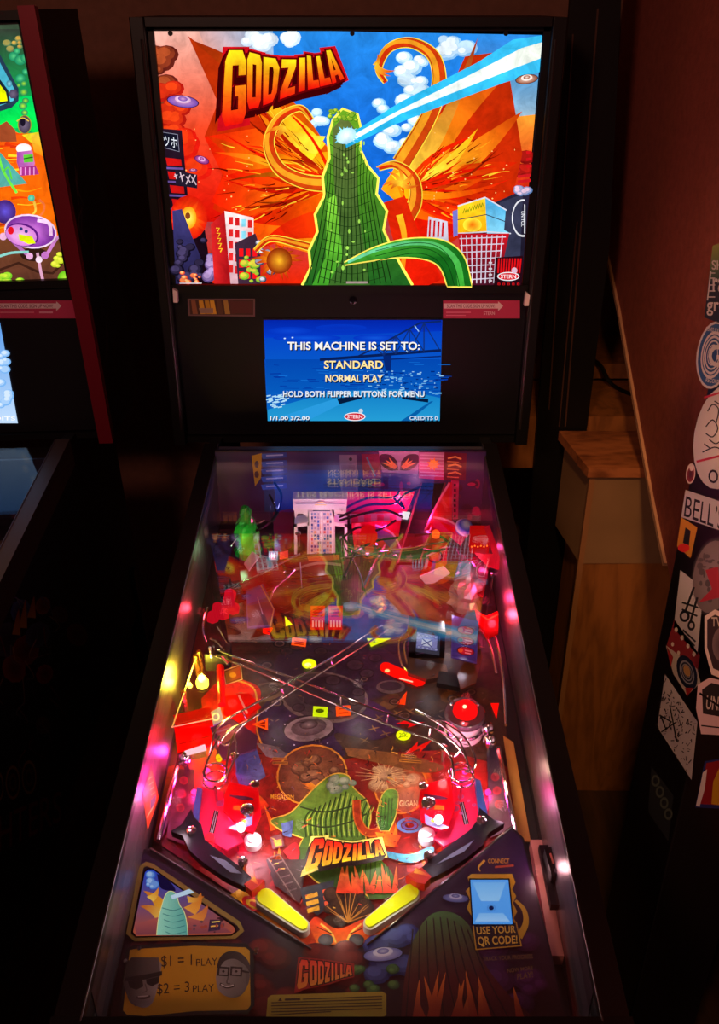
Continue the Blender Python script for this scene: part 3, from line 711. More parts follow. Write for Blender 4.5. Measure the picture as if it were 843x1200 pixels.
    a.poly([(190, 154), (209, 157), (211, 177), (192, 172)], (24, 24, 38)); a.line([(190, 154), (209, 157), (211, 177), (192, 172)], .9, (130, 130, 150), closed=True)
    a.text('\u30c4\u30db', [(192, 158), (208, 161), (209, 173), (193.5, 170)], (220, 226, 236), bold=.0)
    a.poly([(206, 198), (232, 204), (232, 220), (207, 216)], (38, 30, 44)); [a.line(p, 1.3, (206, 180, 190)) for p in ([(205, 206), (209, 204)], [(206, 203), (208, 209)], [(212, 201), (215, 212)], [(211, 207), (217, 204)], [(219, 206), (224, 213)], [(224, 204), (219, 215)], [(225, 206), (231, 216)], [(230, 204), (226, 213)])]
    a.ell(222, 254, 22, 26, (210, 30, 16), (250, 90, 20)); 
    for k in range(14):
        g = k * .45 + .2; a.tongue((222, 255), (222 + math.cos(g) * rd.uniform(18, 34), 255 + math.sin(g) * rd.uniform(16, 30)), 4, (255, 140, 20), (214, 30, 20))
    a.ell(222, 254, 9, 13, (252, 150, 24), (255, 244, 110)); a.ell(221, 252, 3, 4, (120, 60, 30))
    a.poly([(203, 246), (214, 244), (226, 276), (236, 300), (230, 331), (207, 331.4)], (60, 56, 110), (40, 36, 70), ((0, 246), (0, 320)))
    a.cloud(208, 280, 240, 328, 18, 4, 9, (24, 20, 34), (70, 60, 96), 15); a.cloud(238, 296, 266, 326, 14, 4, 8, (90, 70, 120), (170, 140, 190), 16, .9); a.cloud(212, 318, 236, 329, 12, 1.5, 4, (226, 60, 30), (255, 190, 120), 17)
    a.poly([(248, 262), (264, 246), (272, 331), (252, 331)], (214, 40, 40), (150, 20, 26), ((248, 0), (272, 0)))
    for k in range(5): a.line([(254 + k * .8, 266 + k * 6), (258 + k * .8, 266 + k * 6), (256 + k * .8, 270 + k * 6)], 1.1, (250, 200, 40))
    a.poly([(264, 246), (298, 254), (298, 290), (300, 331), (271, 331)], (244, 222, 220), (196, 150, 160), ((0, 246), (0, 330)))
    for r_ in range(5):
        for c_ in range(4): a.poly(R(269 + c_ * 7.4, 253 + r_ * 14 + c_ * 1.2, 274 + c_ * 7.4, 262 + r_ * 14 + c_ * 1.2), [(214, 40, 40), (190, 30, 34), (130, 206, 226)][(r_ * 3 + c_) % 3])
    a.poly([(276, 284), (300, 272), (306, 290), (306, 331), (280, 331)], (60, 40, 56)); 
    for r_ in range(3):
        for c_ in range(3): a.poly(R(281 + c_ * 8, 290 + r_ * 13, 286 + c_ * 8, 299 + r_ * 13), (230, 24, 30))
    a.cloud(280, 300, 312, 330, 16, 2, 6, (110, 170, 40), (206, 190, 60), 18); a.cloud(300, 280, 322, 326, 12, 3, 6, (60, 60, 80), (214, 214, 222), 19)
    # spray of embers round a glowing ball at the foot of the hill
    for k in range(20):
        g = k * .33; a.tongue((326, 300), (326 + math.cos(g) * rd.uniform(18, 32), 304 + math.sin(g) * rd.uniform(16, 26)), 4.5, (250, 170, 30), (170, 40, 12))
    a.ell(328, 304, 15, 15, (130, 40, 14), (236, 170, 40))
    # right city
    a.poly([(556, 246), (620, 218), (610, 333.5), (540, 333)], (44, 40, 60), (30, 26, 40), ((0, 230), (0, 330)))
    a.poly([(585, 236), (612, 226), (609, 300), (582, 300)], (54, 56, 78))
    for y in (178, 186, 194): a.line([(616, y), (622, y - 1)], 3.4, (200, 24, 30))
    for y in (206, 212): a.line([(606, y), (621, y - 2)], 3.4, (200, 30, 36))
    a.cloud(602, 216, 620, 226, 8, 3, 6, (90, 120, 170), (226, 190, 214), 20)
    a.ell(612, 254, 13, 22, (226, 226, 232), ring=.9, n=24, a0=80, a1=280); a.line([(614, 238), (614, 272)], 1.4, (226, 226, 232))
    a.text('UN YOL', [(614, 246), (614, 264), (610, 264), (610, 246)], (220, 220, 230))
    a.poly([(502, 252), (524, 258), (526, 300), (500, 280)], (196, 190, 206))
    for c_ in range(4): a.line([(504 + c_ * 5, 256 + c_), (503 + c_ * 5, 276)], 2.2, (190, 24, 30))
    a.poly([(536, 240), (568, 230), (570, 270), (536, 272)], (250, 206, 40), (240, 170, 20), ((0, 232), (0, 272)))
    a.poly([(568, 230), (592, 244), (590, 268), (598, 272), (570, 272)], (70, 160, 214), (130, 206, 236), ((0, 232), (0, 272)))
    a.line([(536, 240), (568, 230), (593, 245)], 1.6, (206, 206, 220)); a.line([(536, 256), (569, 250), (591, 258)], 1, (50, 50, 70)); a.line([(536, 272), (570, 270), (598, 272)], 1.4, (206, 206, 220))
    [a.line([(542 + k * 3, 249 - k), (544 + k * 3, 243 - k), (545 + k * 3, 247 - k)], .9, (96, 130, 20)) for k in range(8)]; a.ell(553, 262, 11, 8, (255, 226, 60), (250, 120, 20)); a.poly([(530, 246), (536, 244), (536, 274), (531, 276)], (110, 110, 190))
    a.poly([(536, 272), (596, 272), (590, 300), (580, 333), (550, 333), (540, 300)], (190, 24, 34), (70, 24, 40), ((0, 272), (0, 330)))
    for k in range(9): a.line([(540 + k * 6, 274), (543 + k * 5, 330)], 1.2, (206, 196, 214))
    for k in range(7): a.line([(538 + k, 278 + k * 8), (592 - k * 2.2, 276 + k * 8)], 1.1, (206, 196, 214))
    a.poly([(580, 300), (612, 298), (610, 333.5), (578, 333)], (40, 16, 24)); 
    for k in range(9): a.line([(584 + k * 3.2, 301), (583 + k * 3.1, 318)], 2, (206, 22, 28))
    for k in range(5): a.ell(584 + k * 5.6, 331, 2, 2, (210, 26, 30), ring=.5, n=4, rot=45)
    a.ell(595, 322, 13, 5.2, (230, 230, 236)); a.ell(595, 322, 11.8, 4.1, (206, 26, 40)); a.text('STERN', R(586, 319.8, 604, 324.4), (245, 220, 222), bold=.02); a.ell(602, 315, 3.4, 3.6, (206, 170, 190), n=12)
    for k in range(4): a.line([(572, 306 + k * 7), (576, 306 + k * 7)], 1.8, (206, 196, 206)); a.line([(574, 304 + k * 7), (574, 308 + k * 7)], 1.2, (206, 196, 206))
    # ribbons of fire curling round the hill
    def ribbon(p, w0, w1, hot=(250, 206, 60)):
        a.line(p, w0 + 3.6, hot, w1 + 3.4, smooth=8); a.line(p, w0 + 1, (110, 20, 10), w1 + 1, smooth=8); a.line(p, w0, (196, 70, 20), w1, (206, 44, 18), smooth=8); a.line([(x - w0 * .16, y - w0 * .08) for x, y in p], w0 * .5, (236, 150, 36), w1 * .5, smooth=8)
    ribbon([(398, 214), (360, 212), (328, 196), (316, 166), (328, 138), (352, 126), (366, 140)], 17, 3)
    ribbon([(470, 190), (500, 140), (514, 100), (508, 66), (482, 50), (456, 56), (444, 80), (452, 96)], 19, 3)
    ribbon([(470, 262), (486, 236), (484, 208), (464, 192), (444, 196)], 17, 3)
    ribbon([(378, 292), (350, 284), (318, 278), (300, 292)], 8, 3)
    a.line([(462, 232), (474, 270), (486, 300), (500, 333)], 26, (206, 40, 14), 40, (226, 30, 14), smooth=6); a.line([(468, 250), (474, 280), (470, 332)], 8, (252, 190, 40), 4, (250, 110, 20), smooth=6)
    for k in range(16):
        x, y = rd.choice([(336, 150), (440, 76), (470, 214)]); g = rd.uniform(0, 6.28); a.tongue((x, y), (x + rd.uniform(14, 30) * math.cos(g), y + rd.uniform(12, 24) * math.sin(g)), 3.4, (250, 200, 50), (206, 70, 20), .15)
    # craggy green hill lit from the edges
    hill = [(356, 333), (366, 312), (364, 292), (374, 270), (371, 250), (382, 228), (380, 206), (388, 184), (386, 160), (392, 140), (402, 128), (418, 134), (423, 154), (421, 174), (430, 194), (442, 208), (440, 226), (452, 246), (448, 268), (458, 290), (470, 312), (482, 333)]
    a.line(hill, 6, (250, 240, 90), smooth=0); a.poly(hill, (108, 168, 40), (34, 88, 34), ((400, 130), (410, 333)))
    a.poly([(390, 150), (404, 134), (416, 150), (420, 240), (434, 333), (380, 333), (394, 270)], (96, 110, 56), (56, 96, 40), ((0, 140), (0, 320)))
    a.poly([(384, 232), (394, 226), (402, 300), (384, 333), (366, 333), (382, 300)], (130, 206, 60), (60, 140, 40), ((0, 232), (0, 330)))
    for k in range(16):
        x = 384 + k * 3.6; a.line([(x, 150 + abs(k - 7) * 7), (x - 1, 220), (x + (k - 8) * 1.4, 280), (x + (k - 8) * 3, 330)], .7, (24, 46, 20), 1.3, smooth=4)
    for k in range(16): 
        y = 160 + k * 11; wd = 16 + k * 1.5; a.line([(404 + k * .6 - wd, y - 3), (404 + k * .6, y + 5), (404 + k * .6 + wd, y - 3)], .7, (28, 52, 22), smooth=5)
    for k in range(26): a.ell(rd.uniform(388, 432), rd.uniform(150, 325), rd.uniform(.8, 2), rd.uniform(1, 3), (150, 206, 80), n=8)
    for y in range(10): a.cloud(384, 128, 418, 140, 2, 2, 4, (70, 130, 30), (190, 206, 60), 30 + y)
    # curved grassy bank in front
    bank = sp2([(404, 306), (440, 288), (480, 278), (518, 280), (542, 298), (552, 333.2)], 6); inner = sp2([(524, 333), (516, 312), (500, 302), (470, 299), (436, 303), (404, 308)], 6)
    a.line(bank + inner, 3, (250, 226, 90)); a.poly(bank + inner, (70, 160, 50), (26, 96, 30), ((470, 280), (478, 306)))
    a.line([(408, 305), (444, 290), (480, 283), (512, 286), (534, 304), (540, 333)], 3, (110, 206, 160), 8, (60, 160, 50), smooth=6)
    for o_ in (2, 8, 14): a.line([(440, 290 + o_), (480, 281 + o_), (512 - o_ * .6, 284 + o_), (532 - o_, 304 + o_ * .5), (540 - o_, 333)], .8, (20, 60, 24), smooth=6)
    # beam of light from the summit
    a.poly([(404, 160), (470, 118), (560, 72), (600, 46), (634, 41), (631, 84), (590, 96), (520, 122), (460, 146), (406, 172)], (40, 176, 230), (60, 186, 236), ((400, 0), (630, 0)))
    a.poly([(404, 162), (476, 124), (560, 82), (610, 56), (634, 49), (632, 68), (600, 80), (540, 104), (470, 132), (406, 168)], (236, 250, 252), (232, 238, 226), ((400, 0), (630, 0)))
    for k in range(18):
        g = k * .35; r_ = rd.uniform(10, 19); a.tongue((405, 158), (405 + math.cos(g) * r_, 158 + math.sin(g) * r_ * .8), 2.4, (255, 255, 255), (90, 200, 240))
    a.ell(406, 158, 12, 8.5, (170, 226, 250), (255, 255, 255), rot=-28)
    saucer(a, 216, 118, 19, (110, 70, 160), (206, 150, 190), 8, .38); saucer(a, 238, 186, 9, (120, 40, 110), (206, 130, 190), 20, .5); saucer(a, 616, 92, 13.5, (140, 80, 60), (236, 214, 200), -8, .42); saucer(a, 228, 198, 5, (120, 40, 90), (200, 120, 160))
    # title
    def z(pts): return [(x / 3.372 + 170, y / 3.372 + 20) for x, y in pts]
    Q = [z(q) for q in ([(325, 130), (402, 130), (404, 412), (306, 432)], [(408, 135), (466, 150), (460, 352), (408, 362)], [(472, 156), (538, 165), (520, 328), (470, 346)], [(544, 165), (600, 166), (594, 300), (536, 322)],
                         [(606, 160), (640, 158), (640, 286), (602, 296)], [(642, 150), (674, 155), (692, 274), (646, 284)], [(678, 154), (706, 150), (740, 262), (694, 272)], [(708, 132), (744, 128), (788, 240), (742, 262)])]
    logo(a, Q, (250, 222, 30), (226, 18, 16), (96, 8, 14), (196, 20, 30), 2.2, 4.2, (-6, 9), (70, 6, 10), (60, 6, 12))
    a.line([(406, 328.5), (431, 328.5)], 2.6, (150, 130, 126))
    a.line([(212, 329.5), (238, 329.5)], 1, (226, 220, 220))
GLP = lambda x, y: AY(x, y, 1.7297)
a = Art(GLP, (0, -1, 0)); backglass_art(a)
a.mb.slab([AY(x, y, 1.7305) for x, y in ((177, 33), (634.5, 41), (610, 334), (207, 331.5))], (0, .004, 0), (20, 20, 20), 1)
lab(a.build('backglass', [BACKLIT, BLACK], M1), 'lit backglass titled GODZILLA over flames, green hill, saucers and city')
# ------------------------------------------------------------------ playfield board and its printed picture
yb_, yf_ = 1.62, .60
pfm = MB().slab([(-.262, yf_, pf_z(yf_)), (.262, yf_, pf_z(yf_)), (.262, yb_, pf_z(yb_)), (-.262, yb_, pf_z(yb_))], (0, 0, -.013), (40, 22, 20), 1)
def playfield_art(a):
    rd = random.Random(21)
    A_ = lambda *p: list(p)
    a.poly([(240, 606), (572, 606), (600, 930), (640, 1130), (330, 1130), (150, 1040)], (60, 30, 36), (70, 30, 26), ((0, 606), (0, 1130)))
    # upper field
    a.poly([(258, 620), (560, 620), (584, 780), (240, 780)], (80, 34, 40), (58, 40, 44), ((0, 620), (0, 780)))
    for i in range(90):
        x = rd.uniform(256, 570); y = rd.uniform(640, 780); c = rd.choice([(120, 40, 40), (60, 60, 70), (140, 90, 30), (40, 50, 40), (90, 30, 50), (30, 26, 34)])
        a.ell(x, y, rd.uniform(3, 12), rd.uniform(2, 6), c, rot=rd.uniform(-30, 30), n=10)
    # mid field: dusk ground with big grey saucer
    a.poly([(262, 740), (580, 745), (596, 880), (540, 905), (300, 905), (230, 880)], (58, 46, 46), (84, 62, 44), ((0, 740), (0, 900)))
    for i in range(60):
        x = rd.uniform(420, 570); y = rd.uniform(760, 880); c = rd.choice([(90, 60, 40), (60, 50, 54), (110, 80, 50), (50, 40, 50), (74, 66, 44)])
        a.ell(x, y, rd.uniform(4, 14), rd.uniform(3, 7), c, rot=rd.uniform(-20, 20), n=10)
    a.ell(398, 786, 78, 38, (70, 50, 60), rot=4); a.ell(398, 786, 76, 36, (58, 44, 66), (46, 36, 56), rot=4)
    a.poly(sp2([(300, 862), (306, 832), (330, 812), (380, 806), (440, 824), (470, 850), (440, 868), (392, 860), (404, 886), (360, 896), (316, 884)], 5), (50, 34, 74), (70, 44, 84), ((300, 0), (470, 0)))
    a.ell(380, 818, 52, 30, (120, 106, 104), rot=6); a.ell(380, 817, 49, 27, (70, 62, 70), (92, 84, 90), rot=6); a.ell(380, 812, 36, 18, (56, 48, 60), rot=6); a.ell(392, 806, 26, 13, (40, 34, 46), (64, 56, 70), rot=6)
    for x, y, r in ((350, 830, 8), (360, 806, 7), (420, 812, 8), (416, 780, 11), (388, 778, 9), (390, 798, 10), (430, 790, 9), (376, 764, 8), (412, 766, 9), (452, 808, 10), (398, 748, 8), (348, 758, 9), (336, 764, 8), (440, 772, 8)):
        a.ell(x, y, r, r * .62, (30, 24, 34)); a.ell(x, y, r * .84, r * .5, (74, 62, 70), (50, 42, 52))
    a.ell(362, 855, 31, 16, (40, 30, 46)); a.ell(362, 855, 29, 14.5, (150, 140, 146), (112, 100, 112), rot=-8); a.ell(362, 853, 21, 10, (84, 74, 84), (140, 128, 136), rot=-8); a.ell(362, 850, 11, 5.5, (60, 52, 60), (160, 150, 156), rot=-8)
    a.ell(312, 812, 22, 11, (112, 96, 80), rot=-14); a.ell(312, 811, 18, 8, (60, 54, 50), (92, 84, 74), rot=-14); a.ell(458, 806, 17, 8, (104, 90, 92)); a.ell(458, 805, 13, 5.5, (60, 50, 60))
    for x, y in ((312, 834), (334, 850), (322, 868), (345, 874), (384, 872), (340, 840)): a.ell(x, y, 1, .7, (220, 210, 240), n=6)
    # left: red and gold
    a.poly(sp2([(236, 820), (262, 796), (292, 800), (306, 812), (300, 840), (304, 872), (330, 898), (356, 925), (300, 1000), (250, 960)], 4), (196, 36, 22), (150, 22, 22), ((250, 800), (320, 950)))
    a.line([(268, 796), (296, 806), (302, 830), (302, 860), (318, 888), (352, 906)], 2, (214, 170, 60), smooth=6)
    # lower field: burning sky
    a.poly([(196, 900), (300, 872), (360, 900), (440, 884), (520, 880), (596, 900), (606, 980), (520, 1060), (400, 1125), (290, 1060), (180, 985)], (150, 40, 30), (110, 26, 26), ((0, 900), (0, 1100)))
    for i in range(46):
        x = rd.uniform(240, 545); y = rd.uniform(900, 1075); g = rd.uniform(-.6, .6)
        a.tongue((x, y), (x + 24 * g, y - rd.uniform(14, 34)), rd.uniform(3, 8), rd.choice([(206, 50, 20), (226, 90, 26), (170, 24, 24), (150, 20, 30)]), rd.choice([(120, 20, 20), (236, 150, 40), (90, 16, 26)]), rd.uniform(-.2, .2))
    a.cloud(250, 940, 300, 1010, 10, 6, 12, (120, 20, 40), (206, 30, 60), 4); a.cloud(505, 940, 545, 1000, 10, 6, 12, (120, 20, 50), (196, 30, 70), 5)
    a.poly([(268, 882), (300, 876), (312, 912), (282, 926)], (60, 90, 170), (110, 140, 200), ((268, 880), (310, 920)))
    a.poly(sp2([(300, 872), (322, 876), (336, 884), (350, 886), (332, 892), (312, 888)], 4), (150, 146, 156), (84, 80, 96), ((300, 872), (350, 890)))
    a.ell(366, 910, 42, 36, (226, 160, 50), rot=-10); a.ell(366, 910, 40, 34, (110, 64, 44), (170, 120, 80), rot=-10)
    for k in range(7): a.tongue((376, 930), (340 + k * 4, 900 + k * 6), 2.6, (246, 190, 60), (220, 110, 30))
    a.cloud(350, 890, 396, 916, 16, 4, 10, (96, 66, 50), (160, 120, 84), 9)
    a.ell(470, 924, 32, 32, (226, 130, 40), rot=8); a.ell(470, 924, 30, 30, (150, 70, 40), (206, 120, 70), rot=8)
    a.cloud(440, 900, 486, 926, 18, 4, 11, (150, 96, 60), (196, 160, 116), 10)
    for k in range(22):
        g = k * .29; a.line([(452 + 8 * math.cos(g), 912 + 6 * math.sin(g)), (452 + rd.uniform(20, 38) * math.cos(g), 912 + rd.uniform(12, 24) * math.sin(g))], 1, (226, 190, 130), .3)
    a.poly(sp2([(404, 878), (470, 886), (520, 900), (500, 908), (450, 898), (408, 888)], 4), (150, 104, 50), (110, 70, 40), ((400, 0), (520, 0)))
    for x, y in ((444, 843), (452, 862), (466, 838), (470, 846), (438, 856), (480, 836), (428, 870)):
        for k in range(4): a.line([(x, y), (x + math.cos(k * 1.5 + x) * 7, y + math.sin(k * 1.5 + x) * 4)], 1.6, (150, 116, 64), .6)
    # green ribbed mound, stand-in for the central figure
    md = sp2([(330, 975), (318, 964), (340, 956), (356, 940), (376, 920), (392, 910), (408, 912), (414, 926), (430, 942), (434, 962), (428, 984), (436, 1010), (420, 1040), (380, 1040), (350, 1010), (356, 984)], 4)
    a.line(md, 3, (226, 190, 70), closed=True); a.poly(md, (120, 170, 60), (60, 92, 40), ((400, 910), (390, 1030)))
    for k in range(13):
        x = 356 + k * 6; a.line([(x + 8, 930 + abs(k - 7) * 3.2), (x + 2, 962), (x + 3, 984)], 1.5, (40, 70, 30), smooth=4); a.line([(x + 10.5, 932 + abs(k - 7) * 3.2), (x + 4.6, 962), (x + 5.5, 982)], 1, (170, 206, 80), smooth=4)
    for y in (944, 962): a.line([(352, y + 4), (380, y + 10), (410, y + 4), (430, y - 6)], 1.8, (46, 70, 34), smooth=5)
    a.cloud(384, 912, 414, 932, 10, 4, 8, (110, 140, 110), (160, 180, 150), 14)
    a.poly(sp2([(428, 1000), (446, 1010), (462, 1030), (466, 1050), (430, 1056), (420, 1030)], 4), (96, 150, 50), (60, 100, 40), ((430, 1000), (460, 1050)))
    for k in range(6): a.line([(430 + k * 5, 1008 + k * 2), (426 + k * 7, 1050)], 1.1, (40, 70, 30))
    a.line([(418, 940), (420, 964), (430, 978), (446, 976), (450, 962)], 10, (214, 110, 40), smooth=6); a.line([(418, 940), (420, 964), (430, 978), (446, 976), (450, 962)], 7, (170, 60, 30), smooth=6)
    lf = sp2([(446, 976), (442, 960), (448, 936), (456, 928), (466, 932), (464, 956), (456, 976)], 4); a.line(lf, 2.4, (214, 190, 80), closed=True); a.poly(lf, (110, 170, 60), (50, 100, 40), ((450, 930), (456, 976)))
    for k in range(4): a.line([(448 + k * 4, 938), (446 + k * 4, 972)], .9, (36, 70, 30))
    a.poly([(440, 978), (470, 982), (462, 996), (446, 992)], (240, 150, 40), (226, 60, 30), ((440, 0), (470, 0)))
    a.ell(480, 970, 15, 9, (90, 120, 170), ring=.7); a.ell(480, 970, 9, 5, (110, 90, 160), ring=.6)
    a.poly(sp2([(452, 1000), (480, 1004), (506, 994), (506, 1004), (482, 1014), (456, 1008)], 4), (60, 150, 176), (110, 190, 206), ((450, 1000), (500, 1000)))
    a.poly([(316, 984), (330, 980), (334, 994), (320, 998)], (120, 76, 80)); a.poly([(321, 988), (330, 986), (331, 993), (323, 995)], (226, 150, 60))
    a.poly(sp2([(332, 1000), (346, 990), (352, 1002), (346, 1018)], 4), (196, 24, 40)); a.poly([(330, 968), (344, 964), (342, 984), (332, 982)], (86, 110, 160))
    # ground, dark tower and rails near the flippers
    a.poly([(312, 1010), (360, 1010), (352, 1062), (322, 1040)], (60, 36, 40)); 
    for k in range(6): a.line([(316 + k * 4, 1008 + k * 8), (328 + k * 4, 1004 + k * 8)], 1.6, (110, 84, 84))
    a.line([(314, 1008), (346, 1058)], 1.4, (120, 96, 90)); a.line([(328, 1004), (360, 1056)], 1.4, (120, 96, 90))
    a.poly([(352, 1044), (392, 1034), (388, 1064), (372, 1076), (356, 1062)], (56, 62, 76), (34, 38, 48), ((0, 1034), (0, 1076)))
    for k in range(3): a.poly([(358 + k, 1052 + k * 8), (372 + k, 1048 + k * 8), (373 + k, 1053 + k * 8), (359 + k, 1057 + k * 8)], (236, 176, 50)); a.poly([(378 + k, 1046 + k * 7), (388 - k, 1043 + k * 7), (387 - k, 1048 + k * 7), (379 + k, 1051 + k * 7)], (226, 90, 50))
    a.cloud(384, 1050, 430, 1085, 24, 6, 12, (40, 26, 20), (74, 50, 36), 22)
    for k in range(12):
        g = -2.8 + k * .22; a.line([(408, 1084), (408 + math.cos(g) * rd.uniform(22, 36), 1084 + math.sin(g) * rd.uniform(24, 44))], 1.5, (206, 140, 60), .4)
    for k in range(18):
        x = rd.uniform(396, 466); a.tongue((x, 1050), (x + rd.uniform(-8, 8), 1030 - rd.uniform(0, 16)), 4, (226, 60, 30), (246, 150, 70))
    # apron side of the drain: orange and yellow
    a.poly([(290, 1040), (330, 1074), (372, 1090), (400, 1108), (360, 1112), (270, 1052)], (226, 170, 30), (200, 50, 30), ((290, 1050), (370, 1110)))
    a.poly([(520, 1040), (470, 1072), (432, 1088), (400, 1108), (440, 1108), (540, 1044)], (216, 160, 30), (200, 60, 30), ((520, 1050), (430, 1108)))
    a.ell(298, 1063, 15, 8, (206, 30, 24), rot=26); a.ell(298, 1063, 10, 5, (250, 206, 40), rot=26); a.ell(298, 1063, 5.5, 2.6, (200, 40, 30), rot=26)
    a.poly(sp2([(362, 1086), (372, 1078), (396, 1092), (428, 1080), (436, 1088), (424, 1108), (372, 1110)], 4), (214, 60, 26), (240, 120, 40), ((0, 1080), (0, 1110)))
    for s_ in (-1, 1):
        a.line([(400 + s_ * 6, 1108), (400 + s_ * 12, 1096), (400 + s_ * 24, 1086)], 2.2, (250, 206, 90), smooth=4); a.ell(400 + s_ * 18, 1105, 9, 7, (70, 70, 76), (110, 110, 112))
        a.line([(400 + s_ * 28, 1090), (400 + s_ * 10, 1098)], 1.2, (60, 14, 12))
    # side lanes
    a.poly([(206, 905), (228, 905), (232, 1000), (196, 985)], (60, 30, 36), (110, 60, 60), ((0, 905), (0, 1000))); a.poly([(570, 880), (588, 880), (602, 975), (574, 985)], (46, 44, 60), (100, 70, 74), ((0, 880), (0, 980)))
    for y in (918, 934, 950): a.ell(216 - (y - 918) * .12, y, 5, 5, (150, 50, 50), (96, 30, 40)); a.ell(580 + (y - 918) * .14, y - 4, 5, 5, (150, 50, 60), (96, 30, 40))
    # small inked details: sparks, rubble strokes, hatching
    for i in range(420):
        x, y = rd.uniform(240, 560), rd.uniform(880, 1075)
        if abs(x - 400) > 150 - max(0, y - 990) * 1.2: continue
        if 345 < x < 440 and 915 < y < 1040 and rd.random() < .75: continue
        g = rd.uniform(0, 6.28); l = rd.uniform(2, 9)
        a.line([(x, y), (x + l * math.cos(g) * .6 + 1, y + l * math.sin(g) * .4), (x + l * math.cos(g), y + l * math.sin(g) * .8)], rd.uniform(.6, 1.8), rd.choice([(236, 120, 40), (250, 190, 70), (60, 12, 14), (30, 10, 14), (206, 40, 40), (90, 20, 30), (120, 90, 110), (250, 90, 60)]), .3)
    for i in range(340):
        x, y = rd.uniform(270, 575), rd.uniform(640, 885); g = rd.uniform(0, 6.28); l = rd.uniform(2, 10)
        a.line([(x, y), (x + l * math.cos(g), y + l * math.sin(g) * .5)], rd.uniform(.6, 1.6), rd.choice([(130, 110, 96), (30, 22, 30), (20, 16, 22), (150, 110, 60), (96, 70, 110), (110, 40, 40), (70, 80, 90)]), .3)
    for i in range(16):
        x, y = rd.uniform(300, 560), rd.uniform(745, 880); r = rd.uniform(4, 9); a.ell(x, y, r, r * .6, (20, 16, 24), ring=.8); a.ell(x, y, r * .7, r * .42, (120, 96, 80), ring=.75)
    # names printed near the little pictures
    a.text('MEGALON', R(318, 938, 345, 943.5, 2), (226, 170, 50)); a.text('GIGAN', R(468, 945, 489, 952), (236, 206, 140));
    for x0, y0, x1, y1 in ((320, 896, 337, 896.5), (320, 901, 338, 901), (470, 892, 488, 894), (468, 898, 494, 900)): a.line([(x0, y0), (x1, y1)], 3.2, (190, 130, 50)); a.line([(x0 + 1, y0), (x1 - 1, y1)], .9, (80, 40, 20))
    lq = [[(x / 4.215 + 300, y / 4.215 + 880) for x, y in q] for q in (
        [(285, 465), (345, 462), (312, 602), (238, 634)], [(349, 470), (384, 476), (374, 590), (322, 602)], [(390, 478), (434, 486), (420, 580), (378, 590)], [(438, 486), (474, 490), (468, 572), (426, 580)],
        [(478, 490), (504, 488), (498, 572), (472, 574)], [(508, 486), (538, 482), (544, 564), (502, 572)], [(542, 480), (570, 478), (588, 554), (548, 562)], [(578, 474), (614, 470), (634, 544), (592, 552)])]
    logo(a, lq, (226, 26, 20), (255, 226, 40), (40, 8, 14), (250, 230, 110), 1.5, 3.2, (-3, 4.5), (60, 10, 10), (30, 6, 10))
a = Art(lambda x, y: PF(x, y, 0), N_PF, 1e-5); playfield_art(a)
k0 = len(pfm.v); pfm.v += a.mb.v; pfm.f += [[i + k0 for i in f] for f in a.mb.f]; pfm.c += a.mb.c; pfm.m += a.mb.m
PFO = lab(pfm.build('playfield', [PLAYART, BLACKMATTE], M1), 'printed playfield with GODZILLA lettering, green mound and grey saucers')

# ------------------------------------------------------------------ lit inserts set into the board
def insert(name, draw, label=None, m=INSERT):
    a = Art(lambda x, y: PF(x, y, .0045), N_PF, 1.2e-5); draw(a); o = a.build(name, m, PFO, off=BASE)
    if label: lab(o, label)
    return o
RED, YEL, ORG = (255, 20, 14), (240, 250, 20), (255, 80, 24)
insert('lit_insert', lambda a: (a.line([(452, 782), (470, 790), (492, 799)], 13, RED), a.ell(452, 782, 6.6, 6, RED), a.ell(492, 799, 6.6, 5, RED), a.ell(454, 786, 3, 2, (255, 200, 120)), a.line([(468, 795), (484, 799)], 1.6, (255, 190, 150))), 'long red capsule insert')
insert('lit_insert', lambda a: (a.ell(362.5, 778, 8.4, 6, YEL), a.ell(361, 779, 4, 2.4, (255, 255, 150))), 'round yellow insert at the far left of the saucer')
insert('lit_insert', lambda a: (a.ell(473, 861.5, 8.6, 6.2, YEL), a.text('25K', R(468, 859, 478, 864), (120, 130, 10))), 'round yellow insert by the lightning bolts')
insert('lit_insert', lambda a: (a.poly(R(367, 828, 384, 840, 4), (200, 220, 20)), a.ell(375, 833, 5, 2.4, (70, 80, 0))), 'yellow block insert beside the orange one')
insert('lit_insert', lambda a: (a.poly(R(394, 827, 411, 839, -4), ORG), a.line([(397, 836), (408, 835)], 1.2, (160, 30, 10)), a.line([(397, 831), (408, 830)], 1.2, (160, 30, 10))), 'orange block insert beside the yellow one')
insert('lit_insert', lambda a: (a.poly(R(342, 748, 359, 757, 8), ORG), a.line([(345, 751.5), (356, 753)], 1.4, (150, 20, 8)), a.line([(345, 754), (356, 755.4)], 1.4, (150, 20, 8))), 'small orange block insert high on the left')
insert('lit_insert', lambda a: (a.poly([(430, 748), (459, 748), (435, 758)], (214, 226, 20)), a.text('25K', R(433, 750, 441, 754), (80, 90, 0))), 'yellow wedge insert pointing right')
insert('lit_insert', lambda a: a.poly([(334, 722), (343, 732), (335, 734)], (230, 240, 30)), 'tiny yellow triangle insert')
insert('lit_insert', lambda a: a.poly([(477, 810), (475, 826), (465, 825)], (255, 60, 20)), 'orange triangle insert in mid board')
insert('lit_insert', lambda a: (a.poly([(296, 849), (314, 841), (314, 856)], ORG), a.poly([(301, 849), (311, 845), (311, 853)], (140, 20, 8)), a.line([(303, 849), (311, 849)], 1.2, ORG)), 'orange warning-triangle insert')
insert('lit_insert', lambda a: a.poly([(575, 824), (585, 824), (582, 842)], RED), 'red wedge insert behind the bumper')
